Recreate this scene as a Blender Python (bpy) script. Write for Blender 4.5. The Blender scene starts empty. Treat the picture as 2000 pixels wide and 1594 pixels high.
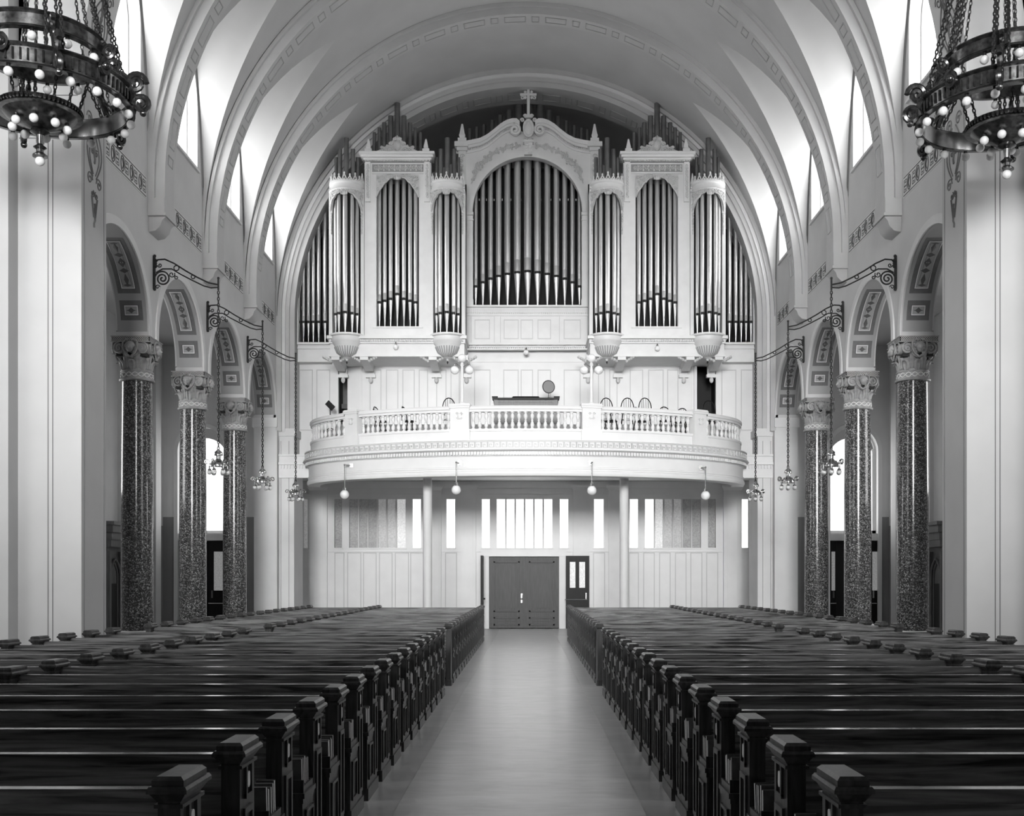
import bpy, math, random
from mathutils import Vector, Matrix
random.seed(7)
PI = math.pi
SC = bpy.context.scene
COL = SC.collection
cos, sin = math.cos, math.sin

# ------------------------------------------------------------------ camera
F = 2150.0; VX = 1031.0; VY = 1133.0; EYE = 1.8; CX = 0.065
cam_data = bpy.data.cameras.new('camera'); cam = bpy.data.objects.new('camera', cam_data); COL.objects.link(cam)
cam.location = (CX, 0, EYE); cam.rotation_euler = (PI/2, 0, 0)
cam_data.sensor_width = 36.0; cam_data.sensor_fit = 'HORIZONTAL'
cam_data.lens = 36.0*F/2000.0
cam_data.shift_x = -(VX-1000.0)/2000.0
cam_data.shift_y = (VY-797.0)/2000.0
cam_data.clip_start = 0.05; cam_data.clip_end = 200
SC.camera = cam

# ------------------------------------------------------------------ world, lights, exposure
w = bpy.data.worlds.new('world'); SC.world = w; w.use_nodes = True
w.node_tree.nodes['Background'].inputs[0].default_value = (0.8, 0.8, 0.8, 1)
w.node_tree.nodes['Background'].inputs[1].default_value = 0.15
SC.view_settings.view_transform = 'Standard'; SC.view_settings.look = 'None'
SC.view_settings.exposure = 0.0; SC.view_settings.gamma = 1.0
SC.view_settings.use_curve_mapping = False
try:
    SC.cycles.max_bounces = 7; SC.cycles.diffuse_bounces = 5; SC.cycles.glossy_bounces = 3
    SC.cycles.sample_clamp_indirect = 4.0; SC.cycles.use_denoising = True
    SC.cycles.caustics_reflective = False; SC.cycles.caustics_refractive = False
except Exception: pass

def area(name, loc, target, sx, sy, power, spread=180):
    l = bpy.data.lights.new(name, 'AREA'); l.shape = 'RECTANGLE'; l.size = sx; l.size_y = sy; l.energy = power
    l.spread = math.radians(spread)
    o = bpy.data.objects.new(name, l); COL.objects.link(o); o.location = loc
    d = Vector(target)-Vector(loc); o.rotation_euler = d.to_track_quat('-Z', 'Y').to_euler()
    return o
# daylight of the tall transept windows either side of the crossing
area('transept_daylight', (-15.6, 8.0, 9.0), (3.0, 30, 6.5), 7, 9, 740)
area('transept_daylight', (15.6, 8.0, 9.0), (-3.0, 30, 6.5), 7, 9, 760)
for ax in (-1, 1):
    area('gallery_fill', (ax*3.0-1.0, -7.0, 9.0), (ax*6.0, 36, 5.6), 6, 5, 440, 35)  # added frontal fill, narrowed onto the gallery and entrance wall
# sky light entering each clerestory window
for wy in (21.87, 25.83, 29.80, 33.75):
    for s in (-1, 1): area('clerestory_daylight', (s*8.34, wy, 12.95), (0, wy, 12.95), 2.3, 2.0, 66, 180)
# added fill set flush on the outer aisle walls, where no window is built
for s in (-1, 1):
    area('aisle_fill', (s*12.06, 25.9, 5.6), (0, 25.9, 5.6), 2.0, 3.2, 130)

# ------------------------------------------------------------------ materials
MATS = {}
def mat(name, v, rough=0.6, metal=0.0, noise=0.0, nscale=3.0, bump=0.0, spec=0.5, stretch=(1, 1, 1), emit=0.0, coat=0.0):
    m = bpy.data.materials.new(name); m.use_nodes = True
    nt = m.node_tree; b = nt.nodes['Principled BSDF']
    b.inputs['Roughness'].default_value = rough; b.inputs['Metallic'].default_value = metal
    b.inputs['Specular IOR Level'].default_value = spec
    b.inputs['Base Color'].default_value = (v, v, v, 1)
    if coat: b.inputs['Coat Weight'].default_value = coat; b.inputs['Coat Roughness'].default_value = 0.08
    if emit:
        b.inputs['Emission Color'].default_value = (1, 1, 1, 1); b.inputs['Emission Strength'].default_value = emit
    if noise or bump:
        tc = nt.nodes.new('ShaderNodeTexCoord'); mp = nt.nodes.new('ShaderNodeMapping')
        mp.inputs['Scale'].default_value = stretch
        nt.links.new(tc.outputs['Object'], mp.inputs[0])
        n = nt.nodes.new('ShaderNodeTexNoise'); n.inputs['Scale'].default_value = nscale; n.inputs['Detail'].default_value = 6
        nt.links.new(mp.outputs[0], n.inputs[0])
        r = nt.nodes.new('ShaderNodeValToRGB')
        lo, hi = max(0, v*(1-noise)), min(1, v*(1+noise))
        r.color_ramp.elements[0].position = 0.3; r.color_ramp.elements[1].position = 0.7
        r.color_ramp.elements[0].color = (lo, lo, lo, 1); r.color_ramp.elements[1].color = (hi, hi, hi, 1)
        nt.links.new(n.outputs[0], r.inputs[0])
        if noise: nt.links.new(r.outputs[0], b.inputs['Base Color'])
        if bump:
            bm = nt.nodes.new('ShaderNodeBump'); bm.inputs['Strength'].default_value = bump; bm.inputs['Distance'].default_value = 0.01
            nt.links.new(n.outputs[0], bm.inputs['Height']); nt.links.new(bm.outputs[0], b.inputs['Normal'])
    MATS[name] = m
    return m
mat('wall_plaster', 0.64, 0.75, noise=0.05, nscale=1.2)
mat('vault_plaster', 0.54, 0.8, noise=0.05, nscale=0.9)
mat('pale_plaster', 0.76, 0.7, noise=0.04, nscale=1.5)
mat('pier_plaster', 0.52, 0.7, noise=0.05, nscale=1.0)
mat('rib_plaster', 0.55, 0.7, noise=0.04, nscale=2)
mat('rib_line', 0.40, 0.7)
mat('dado_paint', 0.27, 0.5, noise=0.06, nscale=1.2)
mat('line_paint', 0.16, 0.6)
mat('stencil_mid', 0.15, 0.6, noise=0.1, nscale=9)
mat('stencil_dark', 0.10, 0.6)
mat('soffit_paint', 0.38, 0.7, noise=0.05, nscale=2)
mat('white_paint', 0.80, 0.45, noise=0.03, nscale=2)
mat('white_panel', 0.80, 0.45, noise=0.03, nscale=2)
mat('organ_white', 0.76, 0.42, noise=0.04, nscale=3)
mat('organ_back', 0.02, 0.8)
mat('organ_carving_shaded', 0.60, 0.5, noise=0.1, nscale=8)  # greyed, relief shadow put into the colour of the carving
mat('carving_shade', 0.34, 0.7)  # darker ground standing in for relief shadow behind organ carving
mat('pipe_metal', 0.72, 0.28, metal=0.85, noise=0.10, nscale=2.5, stretch=(1, 1, 0.15))
mat('rear_pipe', 0.16, 0.5, metal=0.6, noise=0.2, nscale=3)  # darker copy of the pipe metal, shade on rear pipes put into colour
mat('pipe_lip', 0.5, 0.4, metal=0.6, noise=0.1)
mat('black', 0.012, 0.7)
mat('iron', 0.045, 0.45, metal=0.6, noise=0.3, nscale=30)
mat('bronze', 0.10, 0.24, metal=0.9, noise=0.6, nscale=14)
mat('edge_shade', 0.60, 0.5)  # shadow lines of mouldings, fret and mullions put into a darker tone
mat('polished_bronze', 0.5, 0.15, metal=1.0, noise=0.3, nscale=5)
mat('nickel', 0.60, 0.18, metal=1.0, noise=0.1)
mat('globe_glass', 0.62, 0.25, noise=0.1, nscale=14)
mat('white_globe', 0.9, 0.2)
mat('capital_plaster', 0.34, 0.55, noise=0.25, nscale=8)
mat('capital_shade', 0.025, 0.7)  # near-black standing in for shade in the capital's recesses
mat('door_oak', 0.055, 0.5, noise=0.25, nscale=5, stretch=(6, 6, 0.5))
mat('dark_wood', 0.008, 0.45, noise=0.3, nscale=5, spec=0.2, stretch=(6, 6, 0.6))
mat('booth_wood', 0.09, 0.4, noise=0.3, nscale=5, stretch=(5, 5, 0.6))
mat('deck', 0.5, 0.6, noise=0.1)
mat('mirror', 0.35, 0.25, metal=0.4)
mat('paper', 0.75, 0.7, noise=0.1, nscale=80)
mat('book_cover', 0.10, 0.5, noise=0.3, nscale=20)
mat('plate_enamel', 0.9, 0.25)
mat('daylight_glass', 0.8, 0.3, emit=2.0)
mat('lit_glass_bright', 0.6, 0.3, emit=2.4)
mat('door_glass', 0.35, 0.2, noise=0.2)

def glass(name, e, v):      # obscured pebbled glass, vestibule light put in as emission
    m = mat(name, v, 0.35, noise=0.35, nscale=22, bump=0.4)
    b = m.node_tree.nodes['Principled BSDF']
    b.inputs['Emission Color'].default_value = (1, 1, 1, 1); b.inputs['Emission Strength'].default_value = e
glass('obscured_glass_dim', 0.04, 0.30); glass('obscured_glass_mid', 0.16, 0.34); glass('obscured_glass_pale', 0.40, 0.40)

def wood_mat(name, dark, light, rough, scale, stretch, coat=0):
    m = bpy.data.materials.new(name); m.use_nodes = True; nt = m.node_tree; b = nt.nodes['Principled BSDF']
    tc = nt.nodes.new('ShaderNodeTexCoord'); mp = nt.nodes.new('ShaderNodeMapping'); mp.inputs['Scale'].default_value = stretch
    oi = nt.nodes.new('ShaderNodeObjectInfo'); ad = nt.nodes.new('ShaderNodeVectorMath'); ad.operation = 'ADD'
    cm = nt.nodes.new('ShaderNodeCombineXYZ')
    mu = nt.nodes.new('ShaderNodeMath'); mu.operation = 'MULTIPLY'; mu.inputs[1].default_value = 37.0
    nt.links.new(oi.outputs['Random'], mu.inputs[0])
    for i in range(3): nt.links.new(mu.outputs[0], cm.inputs[i])
    nt.links.new(tc.outputs['Object'], ad.inputs[0]); nt.links.new(cm.outputs[0], ad.inputs[1])
    nt.links.new(ad.outputs[0], mp.inputs[0])
    n = nt.nodes.new('ShaderNodeTexNoise'); n.inputs['Scale'].default_value = scale; n.inputs['Detail'].default_value = 8
    n.inputs['Distortion'].default_value = 1.4
    nt.links.new(mp.outputs[0], n.inputs[0])
    r = nt.nodes.new('ShaderNodeValToRGB')
    r.color_ramp.elements[0].position = 0.36; r.color_ramp.elements[1].position = 0.66
    r.color_ramp.elements[0].color = (dark, dark, dark, 1); r.color_ramp.elements[1].color = (light, light, light, 1)
    nt.links.new(n.outputs[0], r.inputs[0]); nt.links.new(r.outputs[0], b.inputs['Base Color'])
    b.inputs['Roughness'].default_value = rough; b.inputs['Specular IOR Level'].default_value = 0.5
    if coat: b.inputs['Coat Weight'].default_value = coat; b.inputs['Coat Roughness'].default_value = 0.15
    MATS[name] = m
wood_mat('pew_wood', 0.03, 0.26, 0.26, 3.2, (0.35, 4, 6), 0.6)
wood_mat('pew_end_wood', 0.018, 0.062, 0.34, 4.0, (5, 5, 0.5))
wood_mat('floor_boards', 0.54, 0.64, 0.30, 1.6, (0.5, 1.2, 1))
wood_mat('floor_cloth', 0.66, 0.76, 0.26, 3.0, (0.6, 2.2, 1))

def granite_mat():
    m = bpy.data.materials.new('granite'); m.use_nodes = True; nt = m.node_tree; b = nt.nodes['Principled BSDF']
    tc = nt.nodes.new('ShaderNodeTexCoord')
    v = nt.nodes.new('ShaderNodeTexVoronoi'); v.inputs['Scale'].default_value = 52
    n = nt.nodes.new('ShaderNodeTexNoise'); n.inputs['Scale'].default_value = 26; n.inputs['Detail'].default_value = 5
    for x in (v, n): nt.links.new(tc.outputs['Object'], x.inputs[0])
    sep = nt.nodes.new('ShaderNodeSeparateColor'); nt.links.new(v.outputs['Color'], sep.inputs[0])
    mx = nt.nodes.new('ShaderNodeMath'); mx.operation = 'MULTIPLY'
    nt.links.new(sep.outputs[0], mx.inputs[0]); nt.links.new(n.outputs[0], mx.inputs[1])
    r = nt.nodes.new('ShaderNodeValToRGB')
    e = r.color_ramp.elements
    e[0].position = 0.10; e[0].color = (0.02, 0.02, 0.02, 1)
    e[1].position = 0.55; e[1].color = (0.42, 0.42, 0.42, 1)
    k = e.new(0.34); k.color = (0.09, 0.09, 0.09, 1)
    nt.links.new(mx.outputs[0], r.inputs[0]); nt.links.new(r.outputs[0], b.inputs['Base Color'])
    b.inputs['Roughness'].default_value = 0.16; b.inputs['Specular IOR Level'].default_value = 0.6
    MATS['granite'] = m
granite_mat()

# ------------------------------------------------------------------ mesh helpers
class MB:
    def __init__(s): s.v = []; s.f = []
    def add(s, vs, fs):
        o = len(s.v); s.v += [tuple(p) for p in vs]; s.f += [tuple(i+o for i in f) for f in fs]; return s
    def box(s, x0, x1, y0, y1, z0, z1):
        if x0 > x1: x0, x1 = x1, x0
        if y0 > y1: y0, y1 = y1, y0
        if z0 > z1: z0, z1 = z1, z0
        return s.add([(x0,y0,z0),(x1,y0,z0),(x1,y1,z0),(x0,y1,z0),(x0,y0,z1),(x1,y0,z1),(x1,y1,z1),(x0,y1,z1)],
                     [(0,3,2,1),(4,5,6,7),(0,1,5,4),(1,2,6,5),(2,3,7,6),(3,0,4,7)])
    def frust(s, x0, x1, y0, y1, z0, z1, d):      # box whose top is inset by d (d<0 flares)
        return s.add([(x0,y0,z0),(x1,y0,z0),(x1,y1,z0),(x0,y1,z0),(x0+d,y0+d,z1),(x1-d,y0+d,z1),(x1-d,y1-d,z1),(x0+d,y1-d,z1)],
                     [(0,3,2,1),(4,5,6,7),(0,1,5,4),(1,2,6,5),(2,3,7,6),(3,0,4,7)])
    def lathe(s, cx, cy, prof, n=16, a0=0.0, a1=2*PI):
        full = abs(a1-a0-2*PI) < 1e-6; m = n if full else n+1
        vs = []
        for r, z in prof:
            for i in range(m):
                a = a0+(a1-a0)*i/n; vs.append((cx+r*cos(a), cy+r*sin(a), z))
        fs = []
        for j in range(len(prof)-1):
            for i in range(n):
                k = (i+1) % m if full else i+1
                fs.append((j*m+i, j*m+k, (j+1)*m+k, (j+1)*m+i))
        if full and tuple(prof[0]) != tuple(prof[-1]):
            if prof[0][0] > 1e-5: fs.append(tuple(range(m-1, -1, -1)))
            if prof[-1][0] > 1e-5: fs.append(tuple((len(prof)-1)*m+i for i in range(m)))
        return s.add(vs, fs)
    def tube(s, pts, r, n=6, closed=False, taper=None):
        pts = [Vector(p) for p in pts]; N = len(pts); vs = []; up = None
        for i, p in enumerate(pts):
            if closed: t = pts[(i+1) % N]-pts[i-1]
            else: t = pts[min(i+1, N-1)]-pts[max(i-1, 0)]
            if t.length < 1e-9: t = Vector((0,0,1))
            t.normalize()
            if up is None:
                up = Vector((0,0,1)) if abs(t.z) < 0.9 else Vector((1,0,0))
            a = t.cross(up)
            if a.length < 1e-4: up = Vector((0,1,0)); a = t.cross(up)
            a.normalize(); b = a.cross(t); up = b
            rr = r if taper is None else r*(1+(taper-1)*i/max(1, N-1))
            for k in range(n):
                q = 2*PI*k/n; vs.append(p+a*rr*cos(q)+b*rr*sin(q))
        fs = []
        for i in range(N if closed else N-1):
            j = (i+1) % N
            for k in range(n):
                l = (k+1) % n; fs.append((i*n+k, i*n+l, j*n+l, j*n+k))
        if not closed: fs.append(tuple(range(n-1,-1,-1))); fs.append(tuple((N-1)*n+k for k in range(n)))
        return s.add(vs, fs)
    def sphere(s, c, r, nu=12, nv=8, sz=1.0):
        return s.lathe(c[0], c[1], [(max(1e-6, r*sin(PI*j/nv)), c[2]-sz*r*cos(PI*j/nv)) for j in range(nv+1)], nu)
    def ball(s, c, rx, ry, rz, nu=12, nv=8):
        o = len(s.v); s.sphere((0,0,0), 1, nu, nv)
        for i in range(o, len(s.v)):
            p = s.v[i]; s.v[i] = (c[0]+p[0]*rx, c[1]+p[1]*ry, c[2]+p[2]*rz)
        return s
    def prism(s, poly, y0, y1, axis='y'):         # poly of (a,z); extruded along y (or x)
        n = len(poly)
        if axis == 'y': vs = [(a, y0, z) for a, z in poly]+[(a, y1, z) for a, z in poly]
        else: vs = [(y0, a, z) for a, z in poly]+[(y1, a, z) for a, z in poly]
        fs = [tuple(range(n)), tuple(range(2*n-1, n-1, -1))]+[(i, i+n, (i+1) % n+n, (i+1) % n) for i in range(n)]
        return s.add(vs, fs)
    def grid(s, rows):                            # rows of equal-length point lists
        n = len(rows[0]); vs = [p for r in rows for p in r]
        return s.add(vs, [(i*n+j, i*n+j+1, (i+1)*n+j+1, (i+1)*n+j) for i in range(len(rows)-1) for j in range(n-1)])
    def merge(s, o, M=None):
        vs = [tuple(M @ Vector(p)) for p in o.v] if M else o.v
        return s.add(vs, o.f)
    def build(s, name, m, parent=None, loc=(0,0,0), rot=(0,0,0), smooth=35, fix=False):
        me = bpy.data.meshes.new(name); me.from_pydata(s.v, [], s.f)
        if fix:
            import bmesh
            b = bmesh.new(); b.from_mesh(me); bmesh.ops.remove_doubles(b, verts=b.verts, dist=1e-5)
            bmesh.ops.recalc_face_normals(b, faces=b.faces); b.to_mesh(me); b.free()
        if smooth:
            me.shade_smooth(); me.set_sharp_from_angle(angle=math.radians(smooth))
        me.materials.append(MATS[m] if isinstance(m, str) else m)
        o = bpy.data.objects.new(name, me); COL.objects.link(o); o.location = loc; o.rotation_euler = rot
        if parent is not None: o.parent = parent
        return o

def tag(o, label=None, cat=None, group=None, kind=None):
    if label: o['label'] = label
    if cat: o['category'] = cat
    if group: o['group'] = group
    if kind: o['kind'] = kind
    return o
def thing(name, label, cat, loc=(0,0,0), rz=0, group=None):
    o = bpy.data.objects.new(name, None); COL.objects.link(o); o.location = loc; o.rotation_euler = (0,0,rz)
    o.empty_display_size = 0.1
    return tag(o, label, cat, group)
def struct(name, mb, m, label=None, cat='structure', **k):
    o = mb.build(name, m, **k); tag(o, label, cat if label else None, None, 'structure'); return o
def group_struct(name, label=None, cat='structure', loc=(0,0,0)):
    o = bpy.data.objects.new(name, None); COL.objects.link(o); o.location = loc; tag(o, label, cat if label else None, None, 'structure'); return o
def copy_tree(o, parent=None):
    c = o.copy(); COL.objects.link(c)
    if parent is not None: c.parent = parent
    for ch in list(o.children): copy_tree(ch, c)
    return c
def W(px, py, Z): return (CX+(px-VX)*Z/F, Z, EYE+(VY-py)*Z/F)
def WX(px, Z): return CX+(px-VX)*Z/F
def WZ(py, Z): return EYE+(VY-py)*Z/F
def spiral(cx, cz, r0, r1, a0, turns, n=22):      # 2D spiral polyline (a,z)
    return [(cx+(r0+(r1-r0)*i/n)*cos(a0+2*PI*turns*i/n), cz+(r0+(r1-r0)*i/n)*sin(a0+2*PI*turns*i/n)) for i in range(n+1)]
ORD = ['first','second','third','fourth','fifth','sixth','seventh','eighth','ninth','tenth','eleventh','twelfth','thirteenth','fourteenth','fifteenth','sixteenth','seventeenth','eighteenth','nineteenth','twentieth']
LR = {-1: 'left', 1: 'right'}

# ================================================================== SETTING
VR, VC = 8.0, 10.3                      # barrel vault radius and springing height
XW = 8.05; XB = 8.75                    # arcade wall faces
ZCOL = [23.85, 27.82, 31.79]            # columns (depth)
BAYS = [21.87, 25.83, 29.80, 33.75]
ZP0, ZP1, XP = 18.75, 19.85, 7.54       # crossing pier
ZR = 35.7                               # rear arch plane
XO = 12.1; ZA = 36.7; HA = 9.6          # aisle outer wall, aisle end wall, aisle ceiling
ZD = 40.7                               # entrance wall under the gallery
HL = 5.45; LH = 1.60                     # lunettes

fl = MB(); fl.box(-17, 17, -9, 42.5, -0.2, 0)
struct('floor', fl, 'floor_boards', 'pale grey floor running under all the pews', 'floor')
rn = MB(); rn.box(-0.97, 0.97, -2, 40.2, 0, 0.006)
tag(rn.build('floor_cloth', 'floor_cloth'), 'pale linoleum runner laid along the centre aisle to the entrance doors', 'floor covering')

def zl(y, yc):
    t = (y-yc)/LH
    return 11.0+HL*(0.6*math.sqrt(max(0, 1-t*t))+0.4*(1-min(1, abs(t))))
# barrel vault with window penetrations
def vault():
    mb = MB(); rows = []
    NA, NBt = 16, 26
    y_prev = ZP1
    ys = []
    for b, yc in enumerate(BAYS):
        lo = ZP1 if b == 0 else (BAYS[b-1]+yc)/2
        hi = ZR if b == 3 else (BAYS[b+1]+yc)/2
        ys.append((lo, None)); ys.append((yc-LH, None))
        for i in range(33):
            ys.append((yc-LH*cos(PI*i/32), yc))
        ys.append((yc+LH, None)); ys.append((hi, None))
    for y, yc in ys:
        row = []
        tg = 0.0
        if yc is not None:
            z = zl(y, yc); tg = math.asin(min(1, (z-VC)/VR))
        half = []
        for i in range(NA+1):
            th = tg*i/NA; x = VR*cos(th)
            half.append((x, z if (yc is not None) else VC+VR*sin(th)))
        for i in range(1, NBt+1):
            th = tg+(PI/2-tg)*i/NBt; half.append((VR*cos(th), VC+VR*sin(th)))
        row = [(-x, y, zz) for x, zz in half]+[(x, y, zz) for x, zz in reversed(half[:-1])]
        rows.append(row)
    mb.grid(rows)
    struct('ceiling', mb, 'vault_plaster', 'plaster barrel vault over the nave with window lunettes', 'ceiling', smooth=28)
vault()

def frange(a, b, n): return [a+(b-a)*i/n for i in range(n+1)]
AR = 1.70; AS = 7.12     # arcade arch radius and springing (stilted)
def arch_low(y):
    for yc in BAYS:
        if abs(y-yc) < AR: return AS+math.sqrt(max(0, AR*AR-(y-yc)**2))
    return 7.0
def nave_wall(s):
    g = MB(); ys = set([ZP1, ZR])
    eps = 1e-4
    for yc in BAYS:
        for i in range(29): ys.add(round(yc-AR*cos(PI*i/28), 5))
        for i in range(25): ys.add(round(yc-LH*cos(PI*i/24), 5))
        for i in range(17): ys.add(round(yc-1.2*cos(PI*i/16), 5))
    ys = sorted(y for y in ys if ZP1 <= y <= ZR)
    def top(y):
        for yc in BAYS:
            if abs(y-yc) < LH-1e-6: return zl(y, yc)
        return 10.42
    def wint(y, yc): return 13.4+math.sqrt(max(0, 1.44-(y-yc)**2))
    for a, b in zip(ys[:-1], ys[1:]):
        m = (a+b)/2
        al = arch_low(a+eps) if abs(arch_low(m)-7.0) > 1e-3 else 7.0
        bl = arch_low(b-eps) if abs(arch_low(m)-7.0) > 1e-3 else 7.0
        inb = [yc for yc in BAYS if abs(m-yc) < LH]
        ta = zl(a, inb[0]) if inb else 10.42; tb = zl(b, inb[0]) if inb else 10.42
        win = [yc for yc in BAYS if abs(m-yc) < 1.2]
        def q(za0, zb0, za1, zb1, x=XW*s):
            g.add([(x, a, za0), (x, b, zb0), (x, b, zb1), (x, a, za1)], [(0,1,2,3)])
        if win:
            q(al, bl, 11.9, 11.9); q(wint(a, win[0]), wint(b, win[0]), ta, tb)
            # reveals of the window
            for (pa, pb) in ((11.9, 11.9), (wint(a, win[0]), wint(b, win[0]))):
                g.add([(XW*s, a, pa), (XW*s, b, pb), ((XW+0.32)*s, b, pb), ((XW+0.32)*s, a, pa)], [(0,1,2,3)])
        else:
            q(al, bl, ta, tb)
        # soffit and back
        g.add([(XW*s, a, al), (XW*s, b, bl), (XB*s, b, bl), (XB*s, a, al)], [(0,1,2,3)])
        q(al, bl, 10.6, 10.6, XB*s)
    for yc in BAYS:
        for e in (-1.2, 1.2):
            y = yc+e
            g.add([(XW*s, y, 11.9), (XW*s, y, 13.4), ((XW+0.32)*s, y, 13.4), ((XW+0.32)*s, y, 11.9)], [(0,1,2,3)])
    for yc in BAYS:
        for e in (-AR, AR):
            y = yc+e; g.add([(XW*s, y, 7.0), (XW*s, y, AS), (XB*s, y, AS), (XB*s, y, 7.0)], [(0,1,2,3)])
    struct('wall_'+LR[s], g, 'wall_plaster', 'plaster wall of the nave above the %s-hand arcade' % LR[s], 'wall', smooth=20, fix=True)
    # impost blocks down to the capitals at springing ends, archivolts, soffit panels
    for bi, yc in enumerate(BAYS):
        av = group_struct('trim_arch', '%s arcade arch, %s from the crossing, pale band with stencilled soffit' % (LR[s], ORD[bi]), 'arch')
        mb = MB(); rows0 = []; n = 30
        for r, x in ((AR-0.012, XW-0.002), (AR-0.012, XW-0.025), (AR+0.15, XW-0.025), (AR+0.17, XW)):
            row = [(x*s, yc-r, 7.0)]
            row += [(x*s, yc-r*cos(PI*i/n), AS+r*sin(PI*i/n)) for i in range(n+1)]
            row += [(x*s, yc+r, 7.0)]
            rows0.append(row)
        mb.grid(rows0); mb.build('archivolt', 'pale_plaster', av, fix=True)
        def patch(a0, a1, x0, x1, dr, m, name, nn=12):
            q = MB(); r = AR-dr
            q.grid([[(x*s, yc-r*cos(a0+(a1-a0)*i/nn), AS+r*sin(a0+(a1-a0)*i/nn)) for i in range(nn+1)] for x in (x0, x1)])
            q.build(name, m, av)
        patch(0.0, PI, XW+0.03, XB-0.03, 0.004, 'soffit_paint', 'soffit', 30)
        R = math.radians
        for half in (0, 1):
            def A(a): return R(a) if half == 0 else R(180-a)
            for (b0, b1) in ((8, 22), (27, 74)):
                patch(A(b0), A(b1), 8.16, 8.64, 0.008, 'stencil_mid', 'stencil_panel')
                patch(A(b0+3), A(b1-3), 8.24, 8.56, 0.011, 'stencil_dark', 'stencil_border')
                patch(A(b0+3.5), A(b1-3.5), 8.255, 8.545, 0.014, 'pale_plaster', 'stencil_border')
                patch(A(b0+4.2), A(b1-4.2), 8.275, 8.525, 0.017, 'soffit_paint', 'stencil_field')
            q = MB(); r = AR-0.02                     # leafy stencil: rosettes and long lozenges
            def P(a, x): return Vector((x*s, yc-r*cos(A(a)), AS+r*sin(A(a))))
            for a_, da, dx in ((15, 2.2, 0.07), (15, 0.8, 0.11), (50.5, 4, 0.08), (37, 5, 0.05), (64, 5, 0.05), (44, 2, 0.1), (57, 2, 0.1), (33, 1, 0.1), (68, 1, 0.1)):
                q.add([P(a_-da, 8.4), P(a_, 8.4+dx), P(a_+da, 8.4), P(a_, 8.4-dx)], [(0,1,2,3)])
            for x in (8.30, 8.50): q.add([P(33, x), P(33, x+0.008), P(68, x+0.008), P(68, x)], [(0,1,2,3)])
            q.build('stencil_motif', 'stencil_dark', av, smooth=0)
            q = MB(); r = AR-0.023
            q.add([P(49, 8.4), P(50.5, 8.43), P(52, 8.4), P(50.5, 8.37)], [(0,1,2,3)])
            q.build('stencil_motif', 'paper', av, smooth=0)
    # windows
    for bi, yc in enumerate(BAYS):
        wd = group_struct('window_%d' % (bi+1+(4 if s > 0 else 0)), '%s clerestory window, %s from the crossing, tall and round-headed' % (LR[s], ORD[bi]), 'window')
        X = XW+0.32
        prof = [(yc-1.2, 11.9), (yc+1.2, 11.9)]+[(yc+1.2*cos(PI*i/16), 13.4+1.2*sin(PI*i/16)) for i in range(17)]
        g = MB(); g.add([(X*s, a, z) for a, z in prof], [tuple(range(len(prof)))]); g.build('pane', 'daylight_glass', wd, smooth=0)
        fr = MB()
        ring = [(yc-1.17, 11.93), (yc+1.17, 11.93)]+[(yc+1.17*cos(PI*i/16), 13.4+1.17*sin(PI*i/16)) for i in range(17)]
        fr.tube([((X-0.03)*s, a, z) for a, z in ring], 0.04, 4, closed=True)
        fr.build('window_frame', 'white_paint', wd)
        for yy in (-0.4, 0.4):
            m = MB(); m.box((X-0.05)*s, (X-0.01)*s, yc+yy-0.02, yc+yy+0.02, 11.9, 14.7); m.build('mullion', 'white_paint', wd)
        m = MB(); m.prism([(XW-0.06, 11.8), (XW-0.06, 11.86), (X, 11.98), (X, 11.8)] if s > 0 else [(-XW+0.06, 11.8), (-XW+0.06, 11.86), (-X, 11.98), (-X, 11.8)], yc-1.25, yc+1.25)
        m.build('window_sill', 'pale_plaster', wd, fix=True)
for s in (-1, 1): nave_wall(s)

# frieze band between corbels
for s in (-1, 1):
    spans = [(ZP1, 23.4), (24.3, 27.37), (28.27, 31.34), (32.24, 35.2)]
    for bi, (a, b) in enumerate(spans):
        fz = group_struct('trim_frieze', 'stencilled frieze on the %s nave wall, %s panel from the crossing' % (LR[s], ORD[bi]), 'frieze')
        m = MB(); m.box(XW*s, (XW-0.008)*s, a, b, 9.9, 10.36); m.build('frieze_ground', 'pale_plaster', fz, smooth=0)
        e = MB(); x = (XW-0.010)*s
        for z in (9.93, 10.31): e.box(x, (XW-0.012)*s, a+0.03, b-0.03, z, z+0.022)
        n = max(3, int(round((b-a)/0.52)))
        st = (b-a)/n
        for i in range(n):
            yc = a+st*(i+0.5)
            ov = [(yc-st*0.25+0.09*cos(2*PI*k/14), 10.13+0.155*sin(2*PI*k/14)) for k in range(14)]
            e.tube([(x, p, q) for p, q in ov], 0.013, 4, closed=True)
            e.tube([(x, yc-st*0.25+0.04*sin(k*0.9), 10.03+0.05*k) for k in range(5)], 0.014, 4)
            for (dy, dz, wy, wz) in ((0.02, -0.13, 0.18, 0.02), (0.02, 0.11, 0.18, 0.02), (0.02, -0.02, 0.18, 0.03), (0.02, -0.13, 0.02, 0.26), (0.18, -0.13, 0.02, 0.26), (0.07, -0.09, 0.08, 0.03), (0.07, 0.06, 0.08, 0.03)):
                e.box(x, (XW-0.012)*s, yc+dy, yc+dy+wy, 10.13+dz, 10.13+dz+wz)
        e.build('frieze_stencil', 'stencil_dark', fz, smooth=0)

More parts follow.
